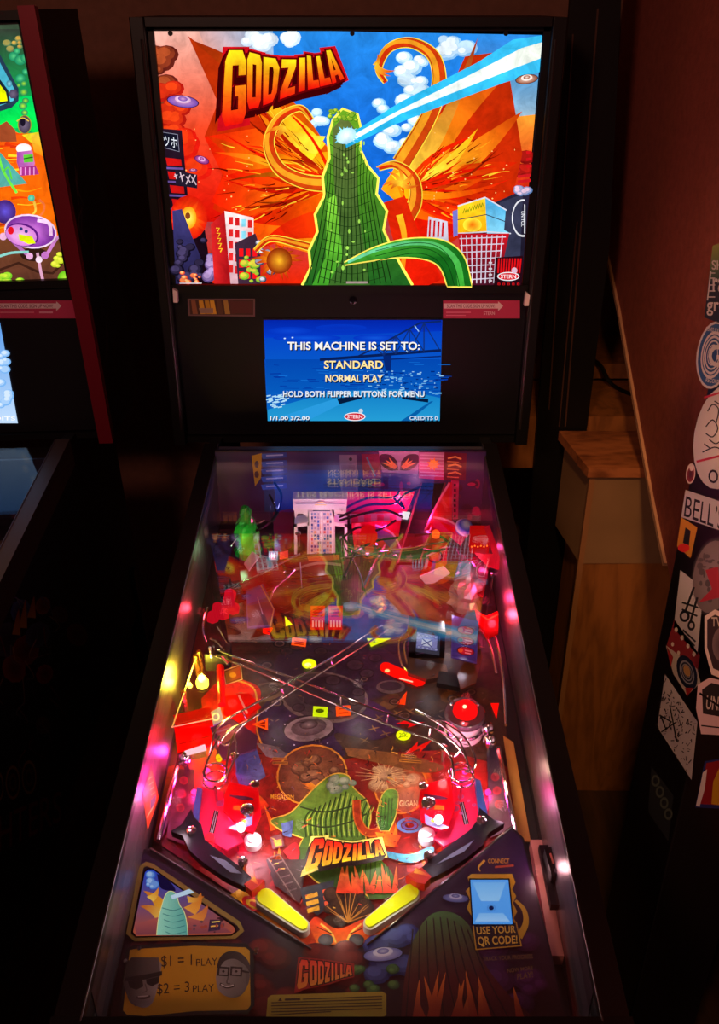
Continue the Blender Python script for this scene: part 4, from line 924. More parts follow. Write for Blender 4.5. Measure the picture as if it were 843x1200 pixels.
insert('lit_insert', lambda a: a.poly([(308, 732), (320, 736), (316, 744), (308, 742)], RED), 'red flag insert')
insert('lit_insert', lambda a: (a.poly([(464, 848), (482, 842), (480, 847), (498, 846), (478, 853), (480, 849)], (220, 20, 24))), 'upper red lightning-bolt insert')
insert('lit_insert', lambda a: (a.poly([(472, 886), (490, 869), (489, 875), (508, 866), (492, 882), (492, 877)], (220, 26, 20))), 'lower red lightning-bolt insert')
insert('lit_insert', lambda a: a.ell(257, 888, 4, 5, (226, 200, 20)), 'small yellow insert inside the left rail loop')
# ------------------------------------------------------------------ things built on the playfield (all parts of the machine)
UP = N_PF
def part(mb, name, m, label=None, parent=None, **k):
    o = mb.build(name, m, parent or M1, off=BASE, **k)
    if label: lab(o, label)
    return o
def pslab(pts, h, th, col, draw=None, mi=0):
    """a flat shaped piece h above the board, th thick, outline as seen in the photograph"""
    mb = MB().slab([PF(x, y, h) for x, y in pts], -UP * th, col, mi)
    if draw:
        a = Art(lambda x, y: PF(x, y, h), UP, 1.2e-5); draw(a)
        k0 = len(mb.v); mb.v += a.mb.v; mb.f += [[i + k0 for i in f] for f in a.mb.f]; mb.c += a.mb.c; mb.m += [mi] * len(a.mb.f)
    return mb
def post_at(px, py, h, r, col=None): return PF(px, py, h)

# flippers ---------------------------------------------------------
FYEL = mat('yellow_flipper_face', (236, 250, 4), .3); RUB = mat('white_rubber', (206, 204, 198), .5)
FG = glow('lit_flipper', .35, (250, 236, 0))
def hull2(c0, r0, c1, r1, n=10):
    d = (c1 - c0); ex = d.normalized(); ey = UP.cross(ex); L_ = d.length; th = math.acos((r0 - r1) / L_)
    pts = [c0 + ex * (r0 * math.cos(g)) + ey * (r0 * math.sin(g)) for g in [th + (2 * math.pi - 2 * th) * i / n for i in range(n + 1)]]
    pts += [c1 + ex * (r1 * math.cos(g)) + ey * (r1 * math.sin(g)) for g in [-th + 2 * th * i / n for i in range(n + 1)]]
    return pts
for (px0, py0, px1, py1), nm in (((311, 1050, 355, 1083), 'left'), ((481, 1045, 434, 1080), 'right')):
    c0, c1 = PF(px0, py0, .024), PF(px1, py1, .024)
    fb = part(MB().slab(hull2(c0, .0105, c1, .0062), -UP * .013), 'flipper', FYEL, 'yellow flipper bat with pale rubber', smooth=False, bevel=.0008)
    lo = -UP * .013
    part(MB().slab(hull2(c0 + lo * .25, .0128, c1 + lo * .25, .0086), lo), 'flipper_rubber', RUB, 'pale grey rubber', fb, bevel=.002)
    part(MB().lathe(c0 + lo * 1.7, [(.007, 0), (.007, .006)]), 'flipper_shaft', DARKMETAL, None, fb)

# slingshots -------------------------------------------------------
SBLUE = mat('blue_lane_guide', (44, 70, 128), .3)
def sling(top, lower, studs, flash, post_, ring, guide, strip_, slot):
    def dl(a):
        (x0, y0), (x1, y1) = top[0], top[3]
        cx = sum(p[0] for p in top) / len(top); cy = sum(p[1] for p in top) / len(top)
        a.poly([(x * .9 + cx * .1, y * .9 + cy * .1) for x, y in top], (236, 16, 30), (206, 14, 40), ((0, cy - 25), (0, cy + 30)))
        for k in range(5): a.line([(cx - 14 + k * 3, cy - 14 + k), (cx + 6 + k * 2, cy - 12 + k * .5)], 2, (110, 60, 90))
        for k in range(4): a.line([(cx - 10, cy - 2 + k * 1.2), (cx + 10, cy - 1 + k * 1.2)], 1.4, (246, 110, 40))
        sg = 1 if studs[0][0] > cx else -1
        a.poly([(cx - 13 * sg, cy + 8), (cx + 4 * sg, cy + 18), (cx + 16 * sg, cy + 24), (cx + 6 * sg, cy + 27), (cx - 12 * sg, cy + 20)], (110, 120, 190), (200, 200, 230), ((cx - 13 * sg, cy), (cx + 14 * sg, cy)))
        a.ell(cx - 3 * sg, cy + 16, 3, 2, (240, 200, 60))
    o = part(pslab(top, .033, .003, (226, 18, 40), dl), 'slingshot', PLASTIC, 'red glowing slingshot plastic')
    part(pslab(lower, .02, .003, (236, 60, 110), lambda a: (a.line(slot, 6, (30, 20, 30)), a.line(slot, 3.2, (206, 190, 200)), a.line(slot, 1.4, (60, 40, 50)), a.cloud(min(p[0] for p in lower) + 6, lower[0][1] + 16, max(p[0] for p in lower) - 6, lower[2][1] - 6, 6, 2, 5, (190, 130, 200), (226, 90, 150), 3))), 'lane_plastic', PLASTIC, 'pink lane plastic with a slotted wire', o)
    part(pslab(guide, .026, .022, (60, 90, 160)), 'lane_guide_rail', SBLUE, 'blue rail', o)
    for x, y in studs: part(MB().lathe(PF(x, y, .0), [(.004, 0), (.004, .033), (.0065, .033), (.0065, .037), (.003, .039)]), 'screw_post', CHROME, None, o, smooth=True)
    p = PF(post_[0], post_[1], .0)
    part(MB().lathe(p, [(.0085, 0), (.0085, .034), (.010, .036), (.0095, .041), (.004, .044)], n=20), 'chrome_post', CHROME, None, o, smooth=True)
    pr = PF(ring[0], ring[1], .002)
    part(MB().lathe(pr, [(.0115, 0), (.0115, .012), (.0075, .013), (.0075, .018), (.003, .019)], n=22), 'rubber_ring', WHITEPL, 'white rubber post', o, smooth=True)
    pb = PF(flash[0], flash[1], .036)
    part(MB().lathe(pb, [(.0045, 0), (.006, .004), (.005, .009), (.002, .011)], n=14), 'flash_bulb', glow('white_bulb', 6, (255, 236, 246)), 'lit white bulb', o, smooth=True)
    point_light(M1, pb + UP * .02, (1, .74, .86), .26, .008)
    return o
sling([(269, 916), (303, 924), (306, 955), (297, 976), (284, 972), (262, 950), (263, 932)], [(236, 922), (262, 928), (262, 950), (286, 985), (266, 996), (240, 982), (232, 960)], [(277, 905), (301, 938)], (283, 972), (292, 970), (297, 990),
      [(231, 922), (237, 924), (234, 948), (232, 968), (226, 962), (227, 944)], None, [(254, 950), (248, 976)])
sling([(494, 920), (528, 911), (533, 947), (524, 972), (512, 970), (494, 962), (491, 938)], [(531, 916), (556, 920), (562, 962), (540, 982), (520, 992), (508, 982), (530, 952)], [(519, 895), (495, 940)], (514, 963), (501, 962), (500, 984),
      [(557, 912), (563, 914), (570, 944), (572, 958), (566, 962), (560, 944)], None, [(541, 940), (547, 966)])
# magenta lamps under the slings and out towards the sides
MG = (1.0, .03, .30)
for x, y, e in ((272, 945, .16), (250, 965, .13), (516, 942, .16), (548, 950, .12), (243, 905, .13), (545, 905, .06), (215, 880, .13), (228, 930, .08), (572, 930, .07)):
    point_light(M1, PF(x, y, .012), MG, e)
    part(MB().lathe(PF(x, y, .004), [(.004, 0), (.0045, .004), (.002, .008)], n=10), 'lamp', glow('magenta_bulb', 5, (255, 40, 120)), 'lit magenta lamp')

# inlane guides with pointed fins ------------------------------------
GUIDE = mat('black_guide_plastic', (22, 22, 30), .22); GREYD = (96, 100, 118)
for pts, screws, dec in (([(224, 948), (228, 958), (236, 966), (240, 984), (258, 998), (278, 1013), (294, 1027), (297, 1036), (286, 1039), (262, 1027), (240, 1012), (222, 996), (214, 979), (200, 974), (213, 966)], [(228, 993), (287, 1029)], [(246, 1002), (264, 1008), (284, 1024), (270, 1022)]),
                         ([(562, 946), (560, 960), (552, 972), (530, 988), (508, 1004), (491, 1020), (489, 1029), (500, 1032), (524, 1020), (546, 1006), (566, 990), (573, 976), (592, 964), (578, 960)], [(562, 981), (501, 1022)], [(510, 1014), (530, 1000), (556, 984), (544, 998)])):
    o = part(pslab(pts, .034, .012, (26, 26, 34)), 'lane_guide', GUIDE, 'black pointed lane guide', bevel=.001)
    part(pslab(dec, .0345, .0004, GREYD), 'decal', PRINT, 'grey scratched decal', o)
    for x, y in screws:
        part(MB().lathe(PF(x, y, 0), [(.004, 0), (.004, .034), (.0068, .034), (.0064, .038), (.003, .0395)], n=16), 'screw', CHROME, None, o, smooth=True)
for x, y in ((248, 997), (247, 1008)):
    part(MB().lathe(PF(x, y, .0), [(.0075, 0), (.0075, .008), (.0045, .010), (.0045, .02), (.007, .022), (.0065, .03)], n=16), 'red_post', mat('red_rubber', (206, 16, 40), .4), 'red rubber post', smooth=True)
for pts in ([(286, 1036), (296, 1029), (310, 1031), (304, 1038), (295, 1044)], [(476, 1026), (486, 1020), (494, 1016), (506, 1027), (498, 1036), (488, 1034)]):
    part(pslab(pts, .036, .016, (206, 40, 30), lambda a, p=pts: (a.poly([(x * .8 + p[1][0] * .2, y * .8 + p[1][1] * .2) for x, y in p], (236, 90, 30), (180, 20, 24), (p[0], p[3])), a.tongue(p[1], p[3], 3, (250, 190, 60), (226, 40, 20)))), 'flame_wedge', PRINT, 'red flame-printed wedge at the flipper base')
# metal side guides of the outlanes and the shooter lane
for pts, r in (([(213, 880), (199, 930), (186, 985)], .0035), ([(584, 876), (595, 930), (606, 982)], .0035)):
    part(MB().tube([PF(x, y, .026) for x, y in pts], r), 'wire_guide', WIRE)
    q = [PF(x, y, .022) for x, y in pts]
    mb = MB()
    for i in range(2): mb.slab([q[i], q[i + 1], q[i + 1] - UP * .022, q[i] - UP * .022], (.003, 0, 0))
    part(mb, 'side_guide', CHROME, 'polished metal side guide')
mb = MB().slab([PF(x, y, .003) for x, y in ((590, 862), (602, 870), (622, 985), (608, 985))], -UP * .006)
part(mb, 'shooter_lane', mat('bare_plywood', (196, 140, 70), .3, noise=.1), 'bare plywood shooter lane')
mb = MB().slab([PF(x, y, .02) for x, y in ((622, 984), (640, 984), (668, 1120), (646, 1120))], -UP * .02); part(mb, 'wooden_rail', mat('pinkish_wood', (196, 130, 116), .45, noise=.1), 'pale wooden rail at the plunger end')
pl_ = MB(); g0 = PF(640, 994, .045); g1 = PF(650, 1040, .045)
pl_.slab([PF(x, y, .05) for x, y in ((632, 990), (648, 990), (664, 1060), (646, 1060))], -UP * .012)
po = part(pl_, 'plunger_bracket', DARKMETAL, 'metal plunger bracket')
part(MB().slab([PF(x, y, .066) for x, y in ((638, 993), (656, 992), (663, 1024), (647, 1026))], -UP * .016), 'switch_box', BLACK, 'black switch box', po, bevel=.002)
a = Art(lambda x, y: PF(x, y, .0664), UP); a.k = 3
a.line([(645, 1000), (649, 1012)], 2.2, (226, 130, 110)); a.line([(650, 999), (654, 1011)], 1.4, (214, 96, 90)); part(a.mb, 'marking', PRINT, None, po)
part(MB().lathe(PF(652, 1021, .067), [(.0035, 0), (.003, .002)]), 'screw', CHROME, None, po)

# chrome lamp studs -------------------------------------------------
for x, y in ((220, 905), (572, 884), (570, 870), (205, 740)):
    part(MB().lathe(PF(x, y, 0), [(.004, 0), (.004, .02), (.008, .022), (.0095, .030), (.0075, .038), (.003, .042)], n=18), 'chrome_stud', CHROME, None, smooth=True)
for x, y in ((552, 968), (250, 985)): pass

# wire rails --------------------------------------------------------
def rail(name, paths, h, r=.0016, rungs=(), loops=(), legs=(), label=None):
    hh = (lambda i, n: h) if not isinstance(h, tuple) else (lambda i, n: h[0] + (h[1] - h[0]) * i / max(1, n - 1))
    mb = MB()
    for P in paths: mb.tube(smoothpath([PF(x, y, hh(i, len(P))) for i, (x, y) in enumerate(P)], 6), r, 8)
    o = part(mb, name, WIRE, label, smooth=True)
    for a_, b_, ha in rungs:
        p, q = PF(a_[0], a_[1], ha), PF(b_[0], b_[1], ha); m = (p + q) / 2 - UP * .012
        part(MB().tube(smoothpath([p, p * .6 + m * .4 - UP * .002, m, q * .6 + m * .4 - UP * .002, q], 3), .0013, 6), 'rung', WIRE, None, o, smooth=True)
    for cx, cy, ch, rad in loops:
        c = PF(cx, cy, ch); part(MB().tube([c + V((rad * math.cos(g), 0, 0)) + E_PF * (rad * .95 * math.sin(g)) for g in [k * math.pi / 12 for k in range(24)]], .0015, 7, True), 'hoop', WIRE, None, o, smooth=True)
    for lx, ly, lh in legs:
        part(MB().tube([PF(lx, ly, lh), PF(lx, ly, lh) - UP * lh], .002, 6), 'support', WIRE, None, o)
    return o
rail('wire_rail', [[(255, 762), (300, 779), (360, 801), (420, 824), (480, 845), (510, 855), (530, 868), (545, 886), (551, 904)],
                   [(250, 768), (300, 786), (360, 811), (420, 836), (474, 856), (505, 866), (521, 876), (530, 892), (532, 910)]], (.075, .06), .0017,
     [((345, 795), (343, 804), .072), ((400, 816), (397, 826), .07), ((455, 836), (451, 846), .067), ((505, 854), (500, 864), .063), ((540, 879), (524, 881), .06)], [(541, 905, .055, .0165), (542, 912, .03, .0165)], [(541, 921, .05)], 'long steel rail curving down to the right inlane')
rail('wire_rail', [[(487, 832), (505, 841), (528, 850), (546, 866), (557, 888), (554, 902), (545, 905)], [(504, 842), (518, 850), (538, 868), (547, 890)]], .07, .0016, [((516, 846), (508, 853), .068)], (), (), 'short outer steel rail by the bumper')
rail('wire_rail', [[(448, 733), (400, 764), (345, 797), (300, 824), (268, 842), (252, 858), (247, 880), (238, 908)], [(455, 738), (405, 770), (352, 804), (310, 832), (282, 852), (270, 872), (264, 910)],
                   [(296, 842), (270, 856), (258, 870), (255, 884)], [(258, 862), (243, 892), (241, 912), (262, 913), (276, 885), (276, 866)]], (.08, .055), .0016,
     [((388, 772), (394, 778), .076), ((330, 807), (338, 814), .07), ((284, 833), (296, 842), .066), ((252, 866), (274, 868), .06)], [(252, 905, .052, .0165), (252, 914, .03, .0165)], [(252, 922, .05)], 'steel rail crossing to the left inlane')
rail('wire_guide_rail', [[(566, 722), (578, 740), (586, 770), (590, 800), (593, 850)], [(562, 738), (574, 756), (582, 790)]], .035, .0026, (), (), (), 'curved outer lane rail')
rail('wire_guide_rail', [[(243, 712), (238, 735), (243, 754), (256, 762)]], .06, .002, (), (), (), 'thin bent wire by the left wall')
# black bracket where the rails start
br = MB()
br.box(*(lambda c: ((c.x - .02, c.y - .018, c.z - .02), (c.x + .02, c.y + .018, c.z + .012)))(PF(256, 766, .06)))
bo = part(br, 'rail_bracket', BLACK, 'black bracket at the start of the rails', bevel=.003)
for k in range(7):
    p = PF(248 + k * 4, 770 - (k % 3) * 8, .075); part(MB().tube([p, p + V((random.uniform(-.02, .02), random.uniform(-.02, .02), random.uniform(-.01, .02)))], .0022, 6), 'hex_bolt', CHROME, None, bo)

# pop bumper --------------------------------------------------------
def bumper(px, py, r, label, capc, lightc, e):
    c = PF(px, py, 0)
    o = part(MB().lathe(c, [(r * .98, 0), (r * 1.0, .006), (r * .86, .012), (r * .84, .03), (r * .9, .034)], n=32), 'pop_bumper', WHITEPL, label, smooth=True)
    part(MB().tube([c + UP * .016 + V((r * .93 * math.cos(g), 0, 0)) + E_PF * (r * .93 * math.sin(g)) for g in [k * math.pi / 16 for k in range(32)]], .003, 8, True), 'metal_ring', CHROME, None, o, smooth=True)
    part(MB().lathe(c + UP * .034, [(r, 0), (r * 1.04, .003), (r * 1.04, .008), (r * .98, .011), (r * .76, .012)], n=32), 'bumper_rim', mat('smoked_rim', (92, 80, 90), .12, .2), 'dark smoky rim', o, smooth=True)
    part(MB().lathe(c + UP * .046, [(r * .62, 0), (r * .6, .006), (r * .45, .012), (r * .2, .015)], n=26), 'bumper_cap', glow('red_dome', 1.5, capc), 'lit red dome', o, smooth=True)
    part(MB().lathe(c + UP * .059 + V((-.002, -.004, 0)), [(.004, 0), (.002, .003)], n=12), 'bumper_lamp', glow('hot_filament', 6, (255, 150, 110)), None, o)
    for g in (.6, 2.5, 4.5): part(MB().lathe(c + UP * .046 + V((r * .8 * math.cos(g), 0, 0)) + E_PF * (r * .8 * math.sin(g)), [(.003, 0), (.002, .002)], n=8), 'screw', CHROME, None, o)
    point_light(M1, c + UP * .085, lightc, e); return o
bumper(543, 858, .030, 'white pop bumper with a smoky rim and lit red dome', (255, 14, 16), (1, .05, .06), .05)
point_light(M1, PF(520, 905, .045), (1, .75, .8), .03)

# stand-up targets, scoop and cards ----------------------------------
def upright(pts, Y, depth, col, mi=0): return MB().slab([AY(x, y, Y) for x, y in pts], (0, depth, 0), col, mi)
def yof(px, py, h=0): return PF(px, py, h).y
for x0, x1 in ((364, 381), (385, 402)):
    Yt = yof((x0 + x1) / 2, 738); part(upright([(x0, 711), (x1, 711), (x1 - 1, 738), (x0, 738)], Yt, .003, (255, 30, 24)), 'standup_target', glow('lit_red_target', .9, (236, 18, 20)), 'lit red stand-up target')
    a = Art(lambda x, y, Y=Yt: AY(x, y, Y - .0005), (0, -1, 0))
    for k in range(3): a.line([(x0 + 3, 714 + k * 4), (x1 - 3, 714 + k * 4)], 1.2, (120, 10, 12))
    for k in range(4): a.line([(x0 + 3 + k * 3.6, 727), (x0 + 3 + k * 3.6, 735)], 2, (255, 150, 130))
    part(a.mb, 'target_print', glow('target_print', 1.0))
Ys = yof(500, 772)
sc = MB()
for q in ([(481, 733), (523, 741), (522, 747), (480, 739)], [(481, 739), (488, 740), (487, 772), (479, 770)], [(516, 746), (522, 747), (521, 778), (515, 777)], [(479, 764), (521, 771), (521, 778), (479, 771)]):
    sc.slab([AY(x, y, Ys) for x, y in q], (0, .03, 0))
so = part(sc, 'scoop', DARKMETAL, 'boxy metal scoop framing a small lit screen', bevel=.001)
a = Art(lambda x, y: AY(x, y, Ys + .004), (0, -1, 0)); a.poly([(488, 740), (516, 746), (515, 771), (487, 766)], (70, 66, 80))
a.poly([(489, 741), (513, 745), (512, 763), (488, 759)], (150, 146, 206)); 
for k in range(10): a.ell(491 + (k % 5) * 5, 744 + (k // 5) * 14 + (k % 5) * .8, 2.6, 2, (96, 92, 150), (206, 204, 236), n=8)
a.poly([(495, 748), (507, 750), (506, 758), (494, 756)], (226, 226, 246)); a.line([(495, 748), (506, 758)], 1.2, (90, 86, 150)); a.line([(507, 750), (494, 756)], 1.2, (90, 86, 150))
part(a.mb, 'scoop_screen', glow('scoop_screen', .8), 'small pale lit screen with a crossed box', so)
part(pslab([(479, 770), (523, 779), (526, 792), (500, 796), (478, 788)], .012, .01, (110, 90, 84)), 'scoop_ramp', mat('brushed_brown_metal', (130, 104, 90), .25, .9), 'brown metal ramp', so)
part(MB().tube(smoothpath([PF(x, y, .04) for x, y in ((478, 738), (468, 752), (470, 776), (478, 786))], 5), .0018, 6), 'wire_loop', WIRE, None, so)
part(MB().tube(smoothpath([PF(x, y, .03) for x, y in ((482, 742), (474, 756), (477, 778))], 5), .0018, 6), 'wire_loop', WIRE, None, so)
def card3(a):
    a.poly([(531, 722), (560, 729), (558, 776), (530, 769)], (110, 90, 170), (70, 50, 120), ((0, 722), (0, 776)))
    for k, c in enumerate(((214, 30, 40), (200, 26, 40), (190, 22, 44))):
        a.ell(546, 739 + k * 12, 10.5, 5.2, (60, 10, 30), rot=10); a.ell(546, 739 + k * 12, 9.6, 4.4, c, rot=10); a.ell(540, 738 + k * 12, 3, 2.4, [(236, 150, 40), (120, 110, 60), (236, 90, 40)][k]); a.line([(545, 738 + k * 12), (553, 739.5 + k * 12)], 1.2, (246, 150, 150)); a.line([(545, 741 + k * 12), (552, 742.3 + k * 12)], 1.2, (246, 150, 150))
part(pslab([(530, 721), (561, 728), (559, 777), (529, 770)], .055, .0025, (100, 80, 160), card3), 'plastic_card', PLASTIC, 'purple plastic with three red ovals')
part(pslab([(560, 748), (566, 770), (558, 800), (540, 808), (536, 790)], .04, .003, (120, 84, 60)), 'clear_plastic', THINPL, 'brown printed plastic')
part(pslab([(515, 786), (548, 792), (540, 806), (512, 800)], .02, .01, (40, 30, 34)), 'kicker_pocket', BLACK, 'black pocket')
# left plastics
part(pslab([(288, 692), (308, 684), (322, 714), (318, 734), (290, 736)], .05, .003, (130, 96, 150), lambda a: (a.poly([(289, 694), (307, 686), (313, 700), (290, 708)], (84, 110, 214), (150, 130, 206), ((288, 0), (312, 0))), a.poly([(290, 710), (316, 704), (321, 716), (317, 732), (291, 734)], (150, 104, 110), (110, 80, 96), ((0, 704), (0, 734))), a.line([(306, 686), (321, 714), (317, 734)], 1.5, (226, 190, 130)), a.line([(302, 700), (308, 720)], 1, (206, 190, 214)))), 'plastic_plate', PLASTIC, 'blue and brown printed plate')
part(MB().lathe(PF(326, 706, 0), [(.016, 0), (.016, .03), (.020, .033), (.018, .045)], n=20), 'clear_tube', CLEARPL, smooth=True)
REDP = mat('red_translucent', (226, 14, 20), .2)
for x, y, s_ in ((256, 716, 6), (268, 708, 6), (262, 722, 5), (274, 716, 5), (250, 726, 5), (270, 700, 5)):
    c = PF(x, y, .03); part(MB().lathe(c, [(.011, 0), (.012, .004), (.010, .012), (.006, .016)], n=6), 'jewel_cap', glow('red_jewel', .8, (236, 16, 40)), 'lit red faceted cap')
point_light(M1, PF(262, 712, .075), (1, .06, .1), .06); point_light(M1, PF(235, 712, .07), (1, .03, .05), .06)
part(pslab([(203, 838), (246, 828), (250, 850), (206, 852)], .05, .003, (236, 14, 16), lambda a: a.line([(208, 848), (244, 840)], 1.2, (250, 100, 80))), 'red_plastic', PLASTIC, 'upper tier of the red plastic stack on the left')
part(pslab([(204, 852), (246, 850), (252, 872), (208, 882)], .04, .003, (236, 14, 16), lambda a: a.line([(210, 872), (248, 862)], 2, (160, 8, 12))), 'red_plastic', PLASTIC, 'lower tier of the red plastic stack on the left')
part(pslab([(216, 880), (240, 872), (242, 878), (220, 884)], .043, .003, (255, 235, 235)), 'lamp_cover', glow('pinkish_lamp', 1.6, (255, 190, 200)), 'bright lamp cover')
part(pslab([(262, 816), (292, 812), (306, 828), (280, 846), (262, 836)], .03, .003, (226, 30, 24), lambda a: (a.line([(280, 815), (290, 836)], 2.4, (236, 220, 214)),)), 'red_plastic', PLASTIC, 'red plastic crossed by a pale stripe')
part(pslab([(245, 836), (258, 828), (262, 844), (246, 852)], .036, .002, (120, 130, 206), lambda a: a.ell(253, 840, 4.6, 5, (226, 226, 246), ring=.6)), 'blue_decal', PRINT, 'blue square with a white ring')
part(pslab([(246, 852), (272, 842), (302, 862), (300, 878), (262, 890), (250, 872)], .028, .003, (110, 80, 120), lambda a: (a.poly([(252, 856), (270, 848), (276, 862), (262, 872)], (196, 130, 150)), a.line([(248, 860), (280, 850)], 2, (206, 190, 226)))), 'plastic_plate', PLASTIC, 'mauve plate under the left rail')
part(pslab([(262, 786), (282, 779), (284, 796), (265, 802)], .05, .002, (120, 60, 40), lambda a: (a.poly([(264, 788), (281, 781), (282, 794), (266, 800)], (150, 110, 50), (170, 60, 40), ((264, 0), (282, 0))), a.ell(273, 791, 4, 3, (214, 150, 50)), a.line([(262, 786), (282, 779), (284, 796), (265, 802)], 1.2, (236, 190, 170), closed=True))), 'picture_square', PRINT, 'small square picture with a pale rim')
# clear ramp on the left with its yellow flash lamp
c = PF(238, 806, .03)
part(MB().lathe(c, [(.004, 0), (.0095, .006), (.010, .014), (.006, .022)], n=16), 'flash_lamp', glow('yellow_flash', 7, (255, 246, 60)), 'blazing yellow flash lamp', smooth=True)
point_light(M1, c + UP * .035, (1, .86, .05), .5, .008); point_light(M1, PF(222, 800, .06), (1, .85, .05), .22)
part(pslab([(232, 764), (256, 768), (254, 842), (232, 846), (202, 852)], .06, .002, (206, 200, 120)), 'clear_cover', CLEARPL, 'clear plastic cover over the yellow lamp')
part(MB().tube([PF(x, y, .06) for x, y in ((232, 764), (202, 852), (250, 842))], .0012, 6), 'cover_edge', mat('bright_edge', (236, 226, 170), .3), None)
for x, y, cc in ((232, 790, (226, 150, 60)), (218, 832, (206, 150, 130)), (236, 785, (214, 190, 40))): part(MB().lathe(PF(x, y, .02), [(.0045, 0), (.0045, .04), (.003, .042)], n=10), 'standoff', mat('brass_standoff', (200, 140, 70), .25, .8), None, smooth=True)
part(MB().tube([PF(258, 774, .05), PF(260, 826, .05)], .006, 10, col=(226, 30, 40)), 'red_wire_post', PLASTIC, 'red post')
# ------------------------------------------------------------------ upper end: back panel, tower, ramps
YB = 1.615
bk = upright([(252, 612), (252, 528), (570, 528), (572, 612)], YB, .006, (30, 24, 44))
a = Art(lambda x, y: AY(x, y, YB), (0, -1, 0))
a.poly([(252, 530), (570, 530), (572, 612), (252, 612)], (50, 40, 90), (70, 30, 60), ((0, 530), (0, 610)))
a.poly([(310, 545), (440, 545), (440, 600), (310, 600)], (46, 66, 110), (40, 56, 90), ((0, 545), (0, 600)))
for k in range(5): a.poly([(306, 532 + k * 9), (336, 530 + k * 9), (337, 536 + k * 9), (308, 538 + k * 9)], (60, 110, 206), (30, 60, 150), ((306, 0), (337, 0))); a.line([(312, 534 + k * 9), (332, 533 + k * 9)], 1.6, (170, 200, 240))
a.poly([(295, 534), (307, 531), (306, 560), (299, 570)], (196, 160, 40)); a.ell(301, 544, 2.6, 4, (60, 60, 90)); a.ell(301, 556, 2.6, 4, (90, 60, 60))
a.poly([(398, 533), (418, 533), (420, 578), (400, 580)], (110, 106, 130)); a.ell(411, 538, 2, 2, (30, 26, 40)); a.poly([(400, 545), (416, 545), (417, 574), (402, 574)], (96, 90, 116))
for k in range(3): a.ell(438, 540 + k * 9, 4, 4, (60, 150, 170), ring=.6)
a.poly([(424, 532), (446, 532), (447, 560), (426, 562)], (110, 30, 60)); a.line([(430, 536), (440, 558)], 2, (60, 130, 150))
a.poly([(444, 529), (491, 529), (490, 556), (448, 553)], (170, 150, 190), (130, 110, 150), ((0, 530), (0, 556)))
# patterned leaf-like ornament (plain orange and black panels)
for sg, cx in ((-1, 458), (1, 478)):
    p = sp2([(cx - sg * 9, 551), (cx + sg * 2, 551), (cx + sg * 12, 543), (cx + sg * 12, 533), (cx, 533), (cx - sg * 8, 541)], 4)
    a.poly(p, (40, 20, 26)); 
    for k in range(3): a.tongue((cx - sg * 6, 548), (cx + sg * (2 + k * 4), 536 + k * 3), 2.2, (206, 110, 40), (230, 160, 70))
a.poly([(491, 530), (521, 530), (521, 563), (491, 560)], (170, 120, 170), (196, 60, 110), ((0, 532), (0, 562)))
for k in range(7): a.line([(492, 533 + k * 4), (520, 534 + k * 4)], 1.1, (206, 180, 214))
for k in range(9): a.tongue((508, 544), (508 + 8 * math.cos(k * .7), 544 + 8 * math.sin(k * .7)), 3, (246, 180, 50), (240, 130, 30))
a.ell(508, 544, 5, 5, (250, 190, 60))
a.poly([(521, 530), (547, 531), (546, 563), (520, 562)], (96, 16, 34)); 
for k in range(3): a.line([(525, 537 + k * 9), (534, 535 + k * 9), (541, 538 + k * 9)], 2, (216, 160, 80)); a.line([(524, 540.5 + k * 9), (538, 541.5 + k * 9)], 1.2, (206, 140, 80))
for i in range(40):
    x = random.uniform(430, 560); a.ell(x, random.uniform(566, 606), random.uniform(2, 8), random.uniform(2, 6), random.choice([(130, 20, 70), (90, 20, 60), (60, 16, 40), (160, 30, 80)]), n=8)
k0 = len(bk.v); bk.v += a.mb.v; bk.f += [[i + k0 for i in f] for f in a.mb.f]; bk.c += a.mb.c; bk.m += a.mb.m
part(bk, 'back_panel', PRINT, 'printed panel across the back of the playfield')
part(MB().slab([(-.262, 1.645, glass_z(1.645) - .002), (.262, 1.645, glass_z(1.645) - .002), (.262, 1.658, glass_z(1.658) - .002), (-.262, 1.658, glass_z(1.658) - .002)], (0, 0, .006)), 'glass_channel', mat('grey_channel', (70, 66, 76), .4))
part(MB().lathe(AY(564, 530, 1.64), [(.004, 0), (.004, .003)], V((0, -1, 0)), 10), 'screw', WHITEPL)
# white arched tower
Yt = 1.50; TW = mat('white_tower', (226, 218, 226), .4)
tm = MB()
for q in ([(343, 585), (407, 585), (406, 598), (344, 598)], [(361, 598), (366, 598), (365, 652), (360, 652)], [(387, 598), (392, 598), (393, 652), (388, 652)], [(345, 614), (362, 612), (362, 616), (345, 618)], [(392, 612), (407, 614), (407, 618), (392, 616)],
          [(345, 614), (348, 614), (348, 652), (345, 652)], [(404, 614), (407, 614), (407, 652), (404, 652)]): tm.slab([AY(x, y, Yt) for x, y in q], (0, .03, 0))
for sg, x0 in ((1, 345), (-1, 406)):   # arches under the roof slab
    pts = [(x0 + sg * 0, 598), (x0 + sg * 17, 598), (x0 + sg * 17, 612), (x0 + sg * 15, 606), (x0 + sg * 10, 602), (x0 + sg * 4, 602), (x0 + sg * 1, 608)]
    tm.slab([AY(x, y, Yt) for x, y in pts], (0, .03, 0))
to = part(tm, 'tower', TW, 'white arched tower with a blue and red patterned front')
a = Art(lambda x, y: AY(x, y, Yt - .002), (0, -1, 0)); a.poly([(363, 599), (390, 599), (391, 652), (362, 652)], (206, 190, 214), (226, 196, 190), ((0, 600), (0, 650)))
